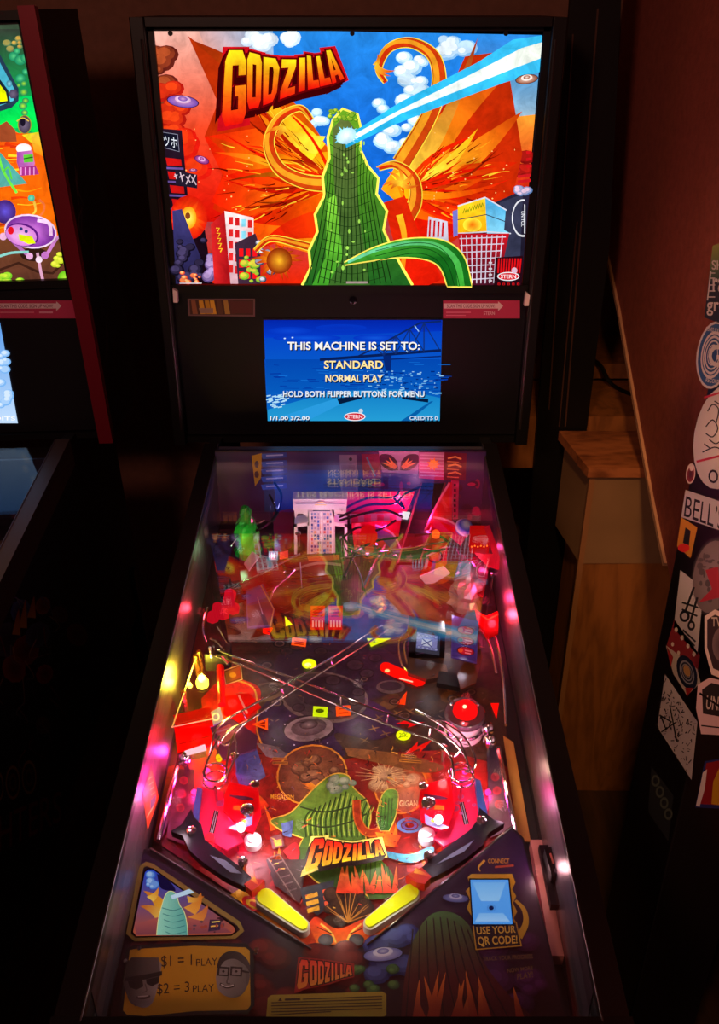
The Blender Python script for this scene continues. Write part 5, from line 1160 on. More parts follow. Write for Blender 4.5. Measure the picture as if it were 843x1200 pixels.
for r_ in range(12):
    for c_ in range(7): a.poly(R(364.5 + c_ * 3.7 + random.uniform(-.5, .5), 601 + r_ * 4.2, 367 + c_ * 3.7, 603.6 + r_ * 4.2 + random.uniform(-.6, 1)), random.choice([(60, 90, 190), (206, 90, 90), (120, 130, 190), (226, 160, 120), (60, 60, 130), (170, 150, 190), (230, 220, 230)]))
for x in (364, 377, 389.5): a.line([(x, 600), (x, 652)], 1.4, (236, 230, 236))
a.k += 3; a.ell(376, 592, 7, 4.5, (226, 190, 90), a0=180, a1=360); a.line([(347, 590), (404, 590)], 1, (150, 140, 160))
part(a.mb, 'facade', PRINT, 'patterned facade', to); point_light(M1, AY(376, 626, Yt - .06), (1, .85, .9), .05)
# magenta ramps and plastics at the back right
PKR = (226, 30, 90)
def up_pl(pts, Y, col, draw=None, name='coloured_plastic', label=None, m=None, th=.003):
    mb = MB().slab([AY(x, y, Y) for x, y in pts], (0, th, 0), col)
    if draw:
        a = Art(lambda x, y: AY(x, y, Y), (0, -1, 0)); draw(a); k0 = len(mb.v); mb.v += a.mb.v; mb.f += [[i + k0 for i in f] for f in a.mb.f]; mb.c += a.mb.c; mb.m += a.mb.m
    return part(mb, name, m or PLASTIC, label)
up_pl([(404, 577), (486, 576), (474, 604), (406, 604)], 1.57, (226, 40, 110), lambda a: a.poly([(446, 580), (486, 577), (476, 602), (450, 602)], (236, 20, 80)), label='pink plastic sheet behind the wire cage')
up_pl([(410, 603), (472, 602), (470, 612), (410, 614)], 1.55, (206, 180, 206), lambda a: [a.poly(R(412 + k * 15, 603, 420 + k * 15, 612), (236, 90, 150)) for k in range(4)], label='pale striped strip')
up_pl([(472, 600), (481, 601), (478, 609), (471, 608)], 1.54, (255, 246, 250), m=glow('white_window', 1.2), name='lit_window', label='small bright white window')
up_pl([(412, 613), (470, 611), (466, 640), (452, 652), (416, 648)], 1.5, (196, 24, 70), lambda a: (a.poly([(440, 616), (462, 628), (470, 648), (462, 648), (450, 634), (438, 628)], (90, 50, 130), (150, 100, 170), ((440, 0), (470, 0))), a.line([(440, 615), (460, 625), (470, 644)], 2, (226, 200, 226), smooth=5)), label='deep pink curved plastic')
up_pl([(485, 652), (500, 618), (514, 588), (526, 566), (530, 566), (530, 612), (524, 640)], 1.5, (220, 20, 70), lambda a: (a.poly([(508, 612), (516, 590), (526, 572), (528, 606)], (226, 16, 30)), a.line([(485, 652), (500, 618), (514, 588), (527, 566)], 2.4, (240, 130, 180), smooth=4)), label='tall pink fin-shaped ramp wall')
up_pl([(529, 563), (538, 564), (537, 608), (531, 609)], 1.51, (206, 60, 120), lambda a: [a.poly(R(532, 567 + k * 6, 534.6, 570 + k * 6), (40, 10, 30)) for k in range(7)], label='pink ladder strip')
up_pl([(507, 606), (530, 612), (547, 628), (540, 640), (524, 626), (508, 618)], 1.48, (226, 50, 120), lambda a: (a.line([(508, 606), (530, 612), (548, 629)], 2.4, (250, 190, 220), smooth=4), a.poly([(514, 610), (530, 616), (538, 624), (526, 622)], (226, 20, 40))), label='curved pink ramp lip')
up_pl([(524, 640), (508, 640), (492, 676), (512, 680), (524, 660)], 1.44, (220, 30, 60), lambda a: (a.ell(510, 652, 9, 8, (60, 10, 30), ring=.8), a.ell(510, 652, 5, 5, (240, 140, 100)), a.line([(524, 640), (500, 652)], 2, (255, 210, 226))), label='red plastic with a ringed spot')
up_pl([(492, 676), (520, 664), (528, 672), (508, 684), (506, 696), (500, 698), (500, 686)], 1.42, (226, 200, 214), label='pale forked bracket', m=PRINT)
# dark sloping ramp between them
part(MB().slab([PF(x, y, h) for x, y, h in ((466, 660, .03), (492, 660, .03), (522, 566, .10), (494, 566, .10))], -UP * .004, (46, 22, 34)), 'ramp', mat('smoked_ramp', (40, 22, 32), .15), 'dark smoky ramp climbing to the back')
for sx in (0, 1): part(MB().tube([PF(466 + sx * 26, 660, .034), PF(494 + sx * 28, 566, .104)], .002, 6), 'ramp_edge', mat('ramp_edge', (120, 60, 70), .25))
# domes
def dome(px, py, Y, r, label, col=(255, 12, 12), k=1.2):
    c = AY(px, py, Y); return part(MB().lathe(c - UP * r, [(r, 0), (r * 1.05, r * .8), (r * .9, r * 1.5), (r * .5, r * 1.9), (r * .1, r * 2)], n=20), 'flasher_dome', glow('dome_%d_%d_%d' % col, k, col), label, smooth=True)
dome(432, 625, 1.47, .016, 'round lit red dome in the middle of the pink ramps', (240, 10, 20), .9); dome(511, 625, 1.45, .007, 'tiny orange-red lamp', (255, 70, 20), 2.2)
mb = MB()
c = AY(562, 632, 1.42); mb.box((c.x - .017, c.y - .015, c.z - .02), (c.x + .017, c.y + .015, c.z + .02)); part(mb, 'flasher_cube', glow('red_cube', .75, (220, 14, 14)), 'square lit red flasher at the right wall', bevel=.004)
for k in range(6): part(MB().lathe(AY(553 + k * 3.6, 641 - (k % 2), 1.404), [(.0016, 0), (.0010, .002)], n=8), 'lamp_point', glow('orange_point', 2, (255, 110, 40)))
mb = MB().lathe(AY(544, 618, 1.46), [(.004, -.012), (.014, -.008), (.017, 0), (.013, .009), (.004, .013)], V((.3, -.5, .8)), 20, col=[(30, 50, 150), (40, 90, 220), (226, 226, 240), (30, 60, 190), (150, 190, 240)]); part(mb, 'blue_ball', PRINT, 'blue and white ball', smooth=True)
up_pl([(556, 648), (572, 664), (590, 670), (582, 638), (574, 616), (568, 618), (578, 650)], 1.36, (196, 40, 80), label='pink bent plastic by the right wall')
part(pslab([(557, 714), (570, 722), (584, 716), (584, 742), (572, 748), (560, 730)], .05, .003, (236, 16, 24), lambda a: (a.line([(560, 718), (572, 726), (584, 720)], 1.8, (255, 130, 70)), a.line([(566, 732), (582, 730)], 1.4, (150, 8, 14)))), 'red_plastic', PLASTIC, 'red plastic sheet at the top of the outer lane')
part(pslab([(548, 655), (566, 650), (574, 664), (566, 700), (552, 690)], .045, .003, (150, 26, 50)), 'red_plastic', PLASTIC, 'dark red plastic behind the grey crag')
part(pslab([(330, 650), (400, 648), (402, 672), (340, 678)], .04, .003, (90, 40, 34), lambda a: (a.line([(344, 668), (372, 660), (400, 662)], 3, (170, 130, 110), smooth=4), a.poly([(360, 652), (398, 650), (398, 656), (362, 658)], (206, 90, 40)))), 'dark_plastic', THINPL, 'brown arched plastic under the tower')
part(pslab([(315, 646), (326, 646), (326, 656), (315, 656)], .05, .002, (110, 170, 190), lambda a: [a.line([(317 + k * 3, 647), (317 + k * 3, 655)], 1, (30, 50, 60)) for k in range(3)]), 'blue_label', PRINT, 'pale blue striped label')
part(pslab([(328, 647), (338, 645), (338, 653), (328, 655)], .05, .002, (236, 60, 30)), 'red_label', PRINT, 'orange-red label')
part(pslab([(286, 660), (296, 646), (304, 652), (292, 668)], .07, .003, (226, 190, 206)), 'pale_plastic', PRINT, 'crumpled pale pink plastic')
for pts in ([(281, 668), (300, 664), (318, 674), (320, 690), (300, 696), (284, 690)], [(300, 670), (330, 660), (336, 680), (316, 690)], [(320, 600), (345, 596), (342, 640), (322, 650)]):
    part(pslab(pts, .035, .003, random.choice([(150, 40, 60), (110, 36, 50)])), 'dark_plastic', THINPL)
part(pslab([(258, 696), (290, 686), (300, 690), (296, 700), (262, 712)], .03, .003, (60, 24, 30)), 'dark_plastic', THINPL, 'dark plum plastic by the jewel caps')
BWIRE = mat('black_wire', (18, 12, 18), .25, .3)
for P_, h in (([(398, 606), (430, 592), (462, 590), (476, 578), (500, 568)], .10), ([(400, 598), (430, 584), (460, 583), (468, 576)], .10), ([(462, 584), (474, 596), (470, 588)], .10), ([(398, 610), (426, 602), (452, 598), (472, 606)], .09), ([(402, 630), (420, 618), (440, 622), (464, 610)], .08), ([(410, 650), (440, 634), (470, 630)], .06), ([(486, 628), (510, 626), (532, 640), (540, 650)], .07), ([(480, 640), (510, 646), (528, 640)], .06), ([(316, 580), (324, 600), (312, 616), (300, 622)], .09), ([(322, 566), (330, 580), (326, 600), (318, 612)], .09), ([(410, 660), (424, 640), (430, 652), (446, 642)], .05), ([(404, 676), (412, 650), (402, 628)], .05)):
    part(MB().tube(smoothpath([PF(x, y, h) for x, y in P_], 5), .0024, 6), 'black_wire', BWIRE)
for P_, h, r in (([(268, 690), (300, 676), (338, 656), (352, 650)], .045, .0025), ([(316, 704), (322, 690), (336, 678), (345, 668)], .05, .002), ([(426, 690), (440, 660), (452, 640)], .04, .004), ([(403, 640), (420, 668), (430, 700)], .04, .002), ([(400, 655), (440, 648), (490, 640), (524, 634)], .06, .0018), ([(352, 660), (354, 690)], .04, .0016), ([(270, 640), (286, 622), (310, 610)], .07, .002)):
    part(MB().tube(smoothpath([PF(x, y, h) for x, y in P_], 5), r, 6), 'steel_wire', WIRE, smooth=True)
for px, py, h in ((338, 570, .08), (404, 568, .08), (440, 654, .04), (350, 640, .05), (402, 646, .04), (296, 640, .06), (540, 678, .05), (576, 690, .04), (452, 660, .03), (424, 660, .04), (462, 668, .03), (336, 688, .03)):
    part(MB().lathe(PF(px, py, h - .03), [(.003, 0), (.003, .03), (.006, .03), (.0055, .034), (.002, .036)], n=10), 'hex_post', CHROME, None, smooth=True)
# craggy stand-in ornaments: a green translucent crag at the left, a dark grey one at the right
def crag(base, H, r, seed, m, name, label, col):
    rd = random.Random(seed); n = 14; mb = MB(); prof = []
    rings = [(1, 0), (1.05, .1), (.8, .22), (.92, .36), (.98, .5), (.72, .62), (.62, .7), (.5, .8), (.52, .88), (.3, .97), (.06, 1)]
    vs = []; fs = []
    for i, (rr, hh) in enumerate(rings):
        for k in range(n):
            g = 2 * math.pi * k / n; q = r * rr * (1 + rd.uniform(-.22, .22))
            vs.append(base + V((q * math.cos(g), q * .8 * math.sin(g), H * (hh + rd.uniform(-.02, .02)))))
    for i in range(len(rings) - 1):
        for k in range(n): fs.append((i * n + k, i * n + (k + 1) % n, (i + 1) * n + (k + 1) % n, (i + 1) * n + k))
    fs.append(tuple((len(rings) - 1) * n + k for k in range(n))); mb.add(vs, fs, col)
    return part(mb, name, m, label)
gm = mat('green_resin', (20, 150, 40), .15); gm.node_tree.nodes['Principled BSDF'].inputs['Transmission Weight'].default_value = .35
crag(PF(291, 650, .02), .105, .024, 3, gm, 'green_crag', 'glossy green craggy ornament', (20, 150, 40)); point_light(M1, PF(282, 640, .07), (.4, 1, .45), .05)
crag(PF(545, 712, .0), .098, .028, 8, mat('dark_grey_resin', (128, 124, 130), .25, .5), 'grey_crag', 'dark grey craggy ornament', (86, 82, 88)); point_light(M1, PF(528, 716, .06), (1, .92, .95), .06)  # added white light brightens the grey crag
# golden ornament below the reflected beam
crag(PF(444, 714, .0), .03, .013, 5, mat('gold_resin', (190, 140, 40), .25, .6), 'gold_ornament', 'small knobbly golden ornament', (190, 140, 40))
# added fill lights in mid-air over the playfield, no bulbs there
for px, py, h, col, e in ((450, 612, .085, MG, .22), (505, 606, .085, (1, .05, .25), .22), (430, 645, .06, (1, .2, .5), .08), (568, 640, .075, (1, .06, .3), .3), (578, 720, .06, (1, .03, .06), .2), (470, 598, .07, (1, .1, .4), .2), (480, 650, .06, (1, .1, .3), .07), (545, 650, .07, (1, .12, .3), .06), (570, 700, .06, (1, .03, .12), .11), (560, 655, .09, MG, .07), (320, 650, .05, (1, .25, .3), .06), (420, 640, .05, (1, .1, .35), .06),
                          (320, 590, .085, (.4, .4, 1), .03), (390, 588, .085, (.5, .5, 1), .025), (490, 590, .075, (.9, .3, .6), .04), (230, 860, .07, (1, .03, .05), .12), (210, 925, .05, (1, .1, .6), .05), (590, 940, .05, (1, .5, .7), .05), (264, 850, .012, (1, .05, .1), .06),
                          (305, 985, .03, (1, .7, .85), .04), (490, 985, .03, (1, .7, .85), .04), (334, 1056, .06, (1, .98, .7), .034), (456, 1054, .06, (1, .98, .7), .034), (398, 1075, .06, (1, .8, .6), .03), (352, 962, .06, (1, .85, .7), .07), (446, 962, .06, (1, .85, .7), .07), (330, 930, .07, (1, .6, .5), .05), (420, 796, .06, (1, .85, .75), .045), (320, 800, .06, (1, .8, .7), .03), (480, 880, .06, (1, .85, .7), .04), (632, 1016, .06, (1, .5, .5), .035),
                          (300, 715, .08, (1, .8, 1), .03), (545, 750, .08, (.9, .8, 1), .03), (505, 775, .05, (1, .9, .85), .02), (585, 900, .05, (1, .8, .5), .05), (272, 820, .06, (1, .2, .15), .05)):
    point_light(M1, PF(px, py, h), col, e)
# decal on the left inner wall
XW = -.2612
a = Art(lambda x, y: AX(x, y, XW), (1, 0, 0), 3e-5); a.k = 6
a.poly([(177, 896), (186, 935), (173, 972), (167, 930)], (226, 70, 30)); a.poly([(177, 902), (184, 934), (173, 966), (169, 930)], (216, 110, 50), (230, 60, 40), ((0, 900), (0, 970)))
for k in range(4): a.line([(173 + k * 1.2, 914 + k * 6), (178 + k * 1.2, 910 + k * 6)], 1, (250, 190, 120))
a.poly([(176, 938), (183, 930), (182, 940), (176, 950)], (110, 90, 110)); a.line([(172, 958), (180, 944)], 1, (250, 190, 130))
part(a.mb, 'decal', glow('decal_glow', .0) if False else PRINT, 'orange diamond decal on the inner side wall')
point_light(M1, PF(205, 935, .08), (1, .7, .8), .035)

# ------------------------------------------------------------------ apron with its cards and windows
HA = .042
AP = lambda x, y: PF(x, y, HA)
out = [(166, 996), (178, 993), (364, 1111), (384, 1116), (412, 1115), (432, 1106), (600, 968), (614, 982), (668, 1206), (128, 1206), (146, 1015)]
am = MB().slab([AP(x, y) for x, y in out], -UP * .02, (20, 16, 26))
a = Art(AP, UP, 1.2e-5)
a.poly([(170, 1000), (360, 1114), (430, 1112), (600, 972), (612, 984), (664, 1200), (131, 1200), (148, 1016)], (44, 26, 70), (54, 24, 30), ((0, 1000), (0, 1180)))
rd = random.Random(8)
a.cloud(300, 1110, 420, 1190, 26, 8, 22, (70, 20, 28), (110, 34, 30), 40); a.cloud(440, 1090, 500, 1150, 12, 8, 18, (36, 40, 100), (70, 80, 150), 41); a.cloud(540, 1100, 650, 1190, 18, 8, 22, (60, 20, 60), (80, 36, 90), 42); a.cloud(150, 1090, 300, 1110, 12, 6, 12, (70, 26, 40), (96, 40, 44), 43)
# plain dark dome-like hill with flame streaks (stand-in for the printed figure)
hl = sp2([(470, 1196), (474, 1150), (484, 1104), (504, 1074), (528, 1070), (550, 1086), (562, 1120), (590, 1160), (628, 1196)], 5)
a.poly(hl, (70, 110, 60), (80, 24, 24), ((0, 1074), (0, 1150)))
for k in range(9): a.line([(484 + k * 8, 1090 - math.sin(k * .4) * 14), (480 + k * 11, 1140), (476 + k * 15, 1194)], 1.6, (40, 20, 22), smooth=4)
for k in range(12): x = rd.uniform(480, 610); a.tongue((x, 1196), (x + rd.uniform(-14, 14), 1150 + rd.uniform(-14, 20)), 5, (150, 44, 20), (206, 120, 40))
a.cloud(412, 1136, 462, 1164, 10, 5, 10, (40, 70, 40), (80, 120, 60), 44)
saucer(a, 449, 1120, 24, (96, 96, 170), (190, 190, 226), -6, .36); saucer(a, 534, 1054, 16, (70, 80, 150), (150, 170, 220), 4, .34)
q8 = []
x0s = [352, 363, 373, 381, 388, 393, 399, 405, 414]
for i in range(8):
    xa, xb = x0s[i], x0s[i + 1] - 1.2; ta = 1126 + i * .9; tb = 1126 + (i + 1) * .9; ba = 1159 - i * 1.8; bb_ = 1159 - (i + 1) * 1.8
    if i == 0: q8.append([(xa, ta), (xb, tb), (xb - 1, bb_), (xa - 4, ba + 3)])
    else: q8.append([(xa, ta), (xb, tb), (xb, bb_), (xa, ba)])
logo(a, q8, (226, 60, 40), (200, 130, 40), (40, 8, 12), (150, 30, 30), 1.2, 2.6)
# frames of the windows
tri = [(172, 1014), (178, 1016), (280, 1084), (284, 1092), (276, 1099), (158, 1102), (151, 1096), (166, 1018)]
tr_o = offset(tri, 3.5)
a.line(tri, 5.5, (150, 132, 60), closed=True)
# scanner window surround
su = [(548, 1030), (552, 1026), (600, 1026), (604, 1036), (600, 1044), (605, 1052), (601, 1060), (606, 1070), (602, 1078), (606, 1084), (556, 1086), (552, 1074), (547, 1066), (551, 1056), (546, 1046), (551, 1040)]
a.poly(su, (190, 150, 30))
a.line([(604, 1057), (614, 1068), (616, 1084), (608, 1100)], 3, (196, 160, 40), 9, smooth=6)
a.text('CONNECT', R(572, 1008, 597, 1013.5), (206, 150, 40)); a.line([(568, 1010), (561, 1018), (563, 1023)], 3, (214, 166, 50), 1, smooth=4)
a.line([(580, 1018), (602, 1016)], 2.4, (170, 70, 40))
a.poly(offset([(557, 1087), (603, 1085), (608, 1108), (560, 1112)], 3), (190, 150, 40)); a.poly(offset([(557, 1087), (603, 1085), (608, 1108), (560, 1112)], 1.6), (30, 14, 34))
a.text('USE YOUR', [(558, 1088), (604, 1086), (604.5, 1095), (559, 1097)], (226, 190, 70), bold=.02); a.text('QR CODE!', [(559, 1099.5), (606, 1098), (606.5, 1109), (561, 1112)], (226, 190, 70), bold=.02)
a.text('TRACK YOUR PROGRESS', [(566, 1123), (624, 1120), (624.5, 1125), (566, 1128)], (120, 96, 60)); a.text('NOW MORE', [(594, 1137), (624, 1133.5), (624.5, 1138), (595, 1142)], (120, 96, 60)); a.text('PLAY!', [(606, 1143), (624, 1140), (624.5, 1147), (606, 1150)], (120, 96, 60))
k0 = len(am.v); am.v += a.mb.v; am.f += [[i + k0 for i in f] for f in a.mb.f]; am.c += a.mb.c; am.m += a.mb.m
APR = part(am, 'apron', mat('printed_apron', vcol=True, rough=.4), 'dark printed apron with GODZILLA lettering')
part(MB().tube([PF(430, 1108, HA + .002), PF(602, 967, HA + .002)], .0014, 6), 'apron_edge', CHROME, 'bright edge', APR)
part(MB().tube([PF(176, 994, HA + .002), PF(365, 1112, HA + .002)], .0014, 6), 'apron_edge', mat('dull_edge', (120, 112, 116), .3, .8), None, APR)
# lit triangular picture window
AP2 = lambda x, y: PF(x, y, HA + .0035)
a = Art(AP2, UP, 1.2e-5)
T = [(174, 1019), (179, 1019), (274, 1086), (276, 1091), (271, 1095), (160, 1097), (156, 1092), (170, 1022)]
a.poly(offset(T, 1.6), (10, 8, 10)); a.poly(T, (40, 70, 190), (170, 80, 60), ((0, 1020), (0, 1080)))
a.cloud(172, 1022, 186, 1040, 8, 3, 6, (60, 110, 206), (160, 190, 236), 50, .8); a.poly(sp2([(184, 1024), (196, 1030), (206, 1044), (190, 1042), (186, 1034)], 4), (24, 20, 60))
for bs, tp, wd, c, c2 in (((192, 1070), (168, 1044), 9, (236, 170, 50), (206, 110, 40)), ((190, 1076), (164, 1062), 8, (240, 190, 80), (190, 90, 40)), ((222, 1068), (236, 1046), 8, (236, 150, 60), (200, 100, 40)), ((226, 1080), (244, 1060), 8, (230, 140, 60), (190, 90, 50)), ((176, 1054), (186, 1040), 5, (246, 196, 80), (220, 120, 40)), ((220, 1054), (240, 1050), 4, (236, 170, 70), (200, 100, 40))): a.tongue(bs, tp, wd, c, c2, .12)
a.poly([(158, 1084), (200, 1070), (262, 1086), (272, 1093), (160, 1096)], (190, 90, 80), (120, 60, 70), ((0, 1070), (0, 1096)))
h2 = sp2([(184, 1096), (186, 1078), (190, 1062), (194, 1050), (199, 1045), (206, 1048), (210, 1060), (216, 1070), (219, 1084), (220, 1096)], 4); a.line(h2, 1.6, (240, 230, 150)); a.poly(h2, (150, 206, 180), (90, 160, 150), ((190, 0), (218, 0)))
for k in range(5): a.line([(190 + k * 1, 1064 + k * 7), (203, 1067 + k * 7), (214 + k, 1064 + k * 7)], .9, (60, 120, 120), smooth=4)
a.poly([(200, 1050), (222, 1042), (228, 1046), (202, 1054)], (200, 226, 246))
a.poly([(246, 1078), (260, 1078), (258, 1090), (244, 1092)], (60, 40, 60)); a.line([(248, 1081), (258, 1080)], 1.6, (236, 190, 90)); a.line([(247, 1086), (256, 1085)], 1.6, (236, 160, 70))
for k in range(14): a.ell(rd.uniform(222, 264), rd.uniform(1076, 1093), rd.uniform(1, 4), rd.uniform(1, 2.4), rd.choice([(60, 30, 40), (150, 60, 50), (90, 60, 70)]), n=8)
part(a.mb, 'picture_window', glow('apron_picture', .95), 'lit triangular picture of a pale green hill among flames', APR)
# scanner window
a = Art(AP2, UP, 1.2e-5)
Q_ = [(551.5, 1031), (596, 1031), (601, 1083), (555, 1083)]
a.poly(offset(Q_, 1.6), (10, 10, 22)); a.poly(Q_, (96, 168, 250), (84, 160, 246), ((0, 1031), (0, 1083)))
a.poly([(554, 1034), (593, 1034), (585, 1056), (564, 1056)], (120, 186, 252), (150, 204, 255), ((0, 1034), (0, 1056))); a.poly([(557, 1080), (598, 1080), (590, 1070), (562, 1070)], (120, 186, 252), (160, 206, 255), ((0, 1068), (0, 1080)))
a.ell(576, 1064, 3, 2.6, (16, 24, 70)); a.ell(576, 1064, 5, 4.2, (70, 130, 220), ring=.8)
part(a.mb, 'scanner_window', glow('scanner_light', .95), 'lit pale blue scanner window', APR)
# price card
CARD = [(150, 1113), (157, 1110), (228, 1106), (288, 1108), (295, 1114), (296, 1178), (290, 1186), (230, 1187), (170, 1193), (148, 1191), (142, 1184)]
cm = pslab(CARD, HA + .005, .0012, (206, 158, 20))
a = Art(lambda x, y: PF(x, y, HA + .005), UP, 1.2e-5)
a.line(CARD, 4.5, (14, 12, 12), closed=True); PEN = (30, 22, 16)
for tx, q in (('$1 = 1', [(189, 1120), (225, 1118), (225, 1133), (189, 1135)]), ('PLAY', [(230, 1124), (255, 1122), (255, 1131), (230, 1132)]), ('$2 = 3', [(184, 1153), (222, 1150), (222, 1164), (184, 1167)]), ('PLAY', [(226, 1155), (251, 1153), (251, 1162), (226, 1163)])):
    a.text(tx, q, PEN, bold=.0)
G1, G2, G3 = (150, 146, 144), (86, 82, 80), (22, 20, 20)
# cut-out head with hat and dark glasses
f1 = sp2([(149, 1130), (186, 1126), (188, 1140), (184, 1160), (178, 1176), (168, 1181), (156, 1176), (148, 1164), (144, 1150)], 4)
a.poly(f1, (70, 66, 64), G1, ((148, 0), (172, 0))); a.poly([(150, 1127), (154, 1122), (186, 1122), (188, 1142), (170, 1146), (146, 1146)], (52, 48, 48), (96, 92, 90), ((148, 0), (186, 0))); a.poly([(146, 1146), (170, 1142), (190, 1138), (190, 1143), (170, 1148), (146, 1150)], G3)
a.poly([(150, 1150), (167, 1148), (168, 1156), (160, 1160), (152, 1157)], G3); a.poly([(171, 1148), (187, 1144), (186, 1152), (178, 1156), (172, 1153)], G3); a.line([(146, 1149), (188, 1143)], 1.6, G3)
a.line([(170, 1153), (172, 1161), (167, 1163)], 1.4, G2, smooth=4); a.line([(160, 1169), (169, 1170), (176, 1167)], 2.2, (60, 50, 50), smooth=4); a.line([(162, 1168), (174, 1167)], 1, (200, 196, 194)); a.line([(149, 1160), (152, 1172), (160, 1179)], 2, G2, smooth=4)
# cut-out head with heavy spectacles
f2 = sp2([(255, 1130), (262, 1119), (276, 1117), (288, 1124), (293, 1140), (289, 1158), (280, 1168), (266, 1168), (256, 1160), (253, 1146)], 4)
a.poly(f2, G1, (106, 102, 100), ((256, 0), (290, 0))); a.poly(sp2([(254, 1134), (258, 1122), (268, 1115), (282, 1117), (292, 1128), (293, 1140), (288, 1132), (276, 1124), (264, 1126), (258, 1134)], 4), (34, 30, 30), (70, 66, 66), ((254, 0), (292, 0)))
for cx in (262, 277): a.poly(R(cx - 7, 1133, cx + 7, 1144, 4), G3); a.poly(R(cx - 4.8, 1135, cx + 4.8, 1142.4, 4), (136, 132, 130)); a.ell(cx, 1138.5, 1.6, 1.4, G3)
a.line([(284, 1138), (292, 1140)], 2.4, G3); a.line([(268, 1144), (266, 1152), (270, 1153)], 1.4, G2, smooth=4); a.line([(258, 1153), (266, 1157), (275, 1155)], 3, G3, smooth=4); a.line([(259, 1153.6), (266, 1156.4), (274, 1154.6)], 1.5, (206, 202, 200), smooth=4); a.poly(sp2([(288, 1140), (293, 1142), (291, 1154), (288, 1152)], 3), (96, 92, 90))
k0 = len(cm.v); cm.v += a.mb.v; cm.f += [[i + k0 for i in f] for f in a.mb.f]; cm.c += a.mb.c; cm.m += a.mb.m
part(cm, 'price_card', PAPER, 'yellow hand-lettered price card with two cut-out grey faces', APR)
for x, y in ((147, 1126), (300, 1116), (163, 1111), (301, 1112)): part(MB().lathe(PF(x, y, HA + .005), [(.0028, 0), (.002, .0012)], n=10), 'clip', CHROME, None, APR)
cc = [(314, 1169), (318, 1166), (448, 1162), (453, 1165), (453, 1189), (449, 1192), (318, 1196), (312, 1193)]
cm = pslab(cc, HA + .004, .0006, (170, 150, 40)); a = Art(lambda x, y: PF(x, y, HA + .004), UP, 1.2e-5)
a.poly([(326, 1173), (331, 1173), (328.5, 1169)], (60, 40, 10)); a.line([(334, 1171.4), (352, 1170.8)], 2.6, (60, 44, 14))
for k in range(6):
    if k: a.line([(318, 1171.5 + k * 3.6), (448 - (k == 5) * 60, 1167.5 + k * 3.6)], 1.3, (76, 60, 20))
    else: a.line([(355, 1171), (448, 1167.5)], 1.3, (76, 60, 20))
k0 = len(cm.v); cm.v += a.mb.v; cm.f += [[i + k0 for i in f] for f in a.mb.f]; cm.c += a.mb.c; cm.m += a.mb.m
part(cm, 'caution_label', PAPER, 'olive caution label filled with small print', APR)
# plate glass over the playfield
gy0, gy1 = .54, 1.65
def pane_z(y): return 1.078 + .15 * (y - 1.65)
part(MB().slab([(-.2622, gy0, pane_z(gy0)), (.2622, gy0, pane_z(gy0)), (.2622, gy1, pane_z(gy1)), (-.2622, gy1, pane_z(gy1))], (0, 0, -.004)), 'playfield_glass', GLASS, 'clear playfield glass')
# ================================================================== the neighbouring machine on the left
MW = Matrix.Translation(V((-.806, 1.1, 0))) @ Matrix.Rotation(math.radians(-2.0), 4, 'Y')
M2 = empty('pinball_machine', (0, 0, 0), 'maroon-edged pinball machine with a lit green and orange cartoon backglass', 'pinball machine', 'pinball machines')
M2.matrix_world = MW
set_machine(MW)
MAROON = mat('maroon_metal', (120, 20, 40), .35, .3)
cabinet_shell(M2, mat('brown_rail', (86, 70, 62), .4, .6), mat('dark_blade', (40, 38, 44), .25, .3))
backbox_shell(M2, BLACK)
sp2_ = MB().box((-.335, 1.728, 1.08), (.335, 1.75, 1.3745)).build('speaker_panel', MATS['black_panel'], M2)
X2 = .359
for s_ in (-1, 1):
    arm = MB(); arm.slab([V((s_ * X2, y, z)) for y, z in ((1.700, 1.066), (1.715, 1.066), (1.715, 1.836), (1.700, 1.836))], (s_ * .004, 0, 0)); arm.slab([V((s_ * .335, 1.697, z)) for z in (1.062, 1.838)] + [V((s_ * (X2 + .004), 1.697, z)) for z in (1.838, 1.062)], (0, .006, 0)); arm.build('side_armour', MAROON, M2, bevel=.0015)
B2 = lambda x, y: AY(x, y, 1.7297)
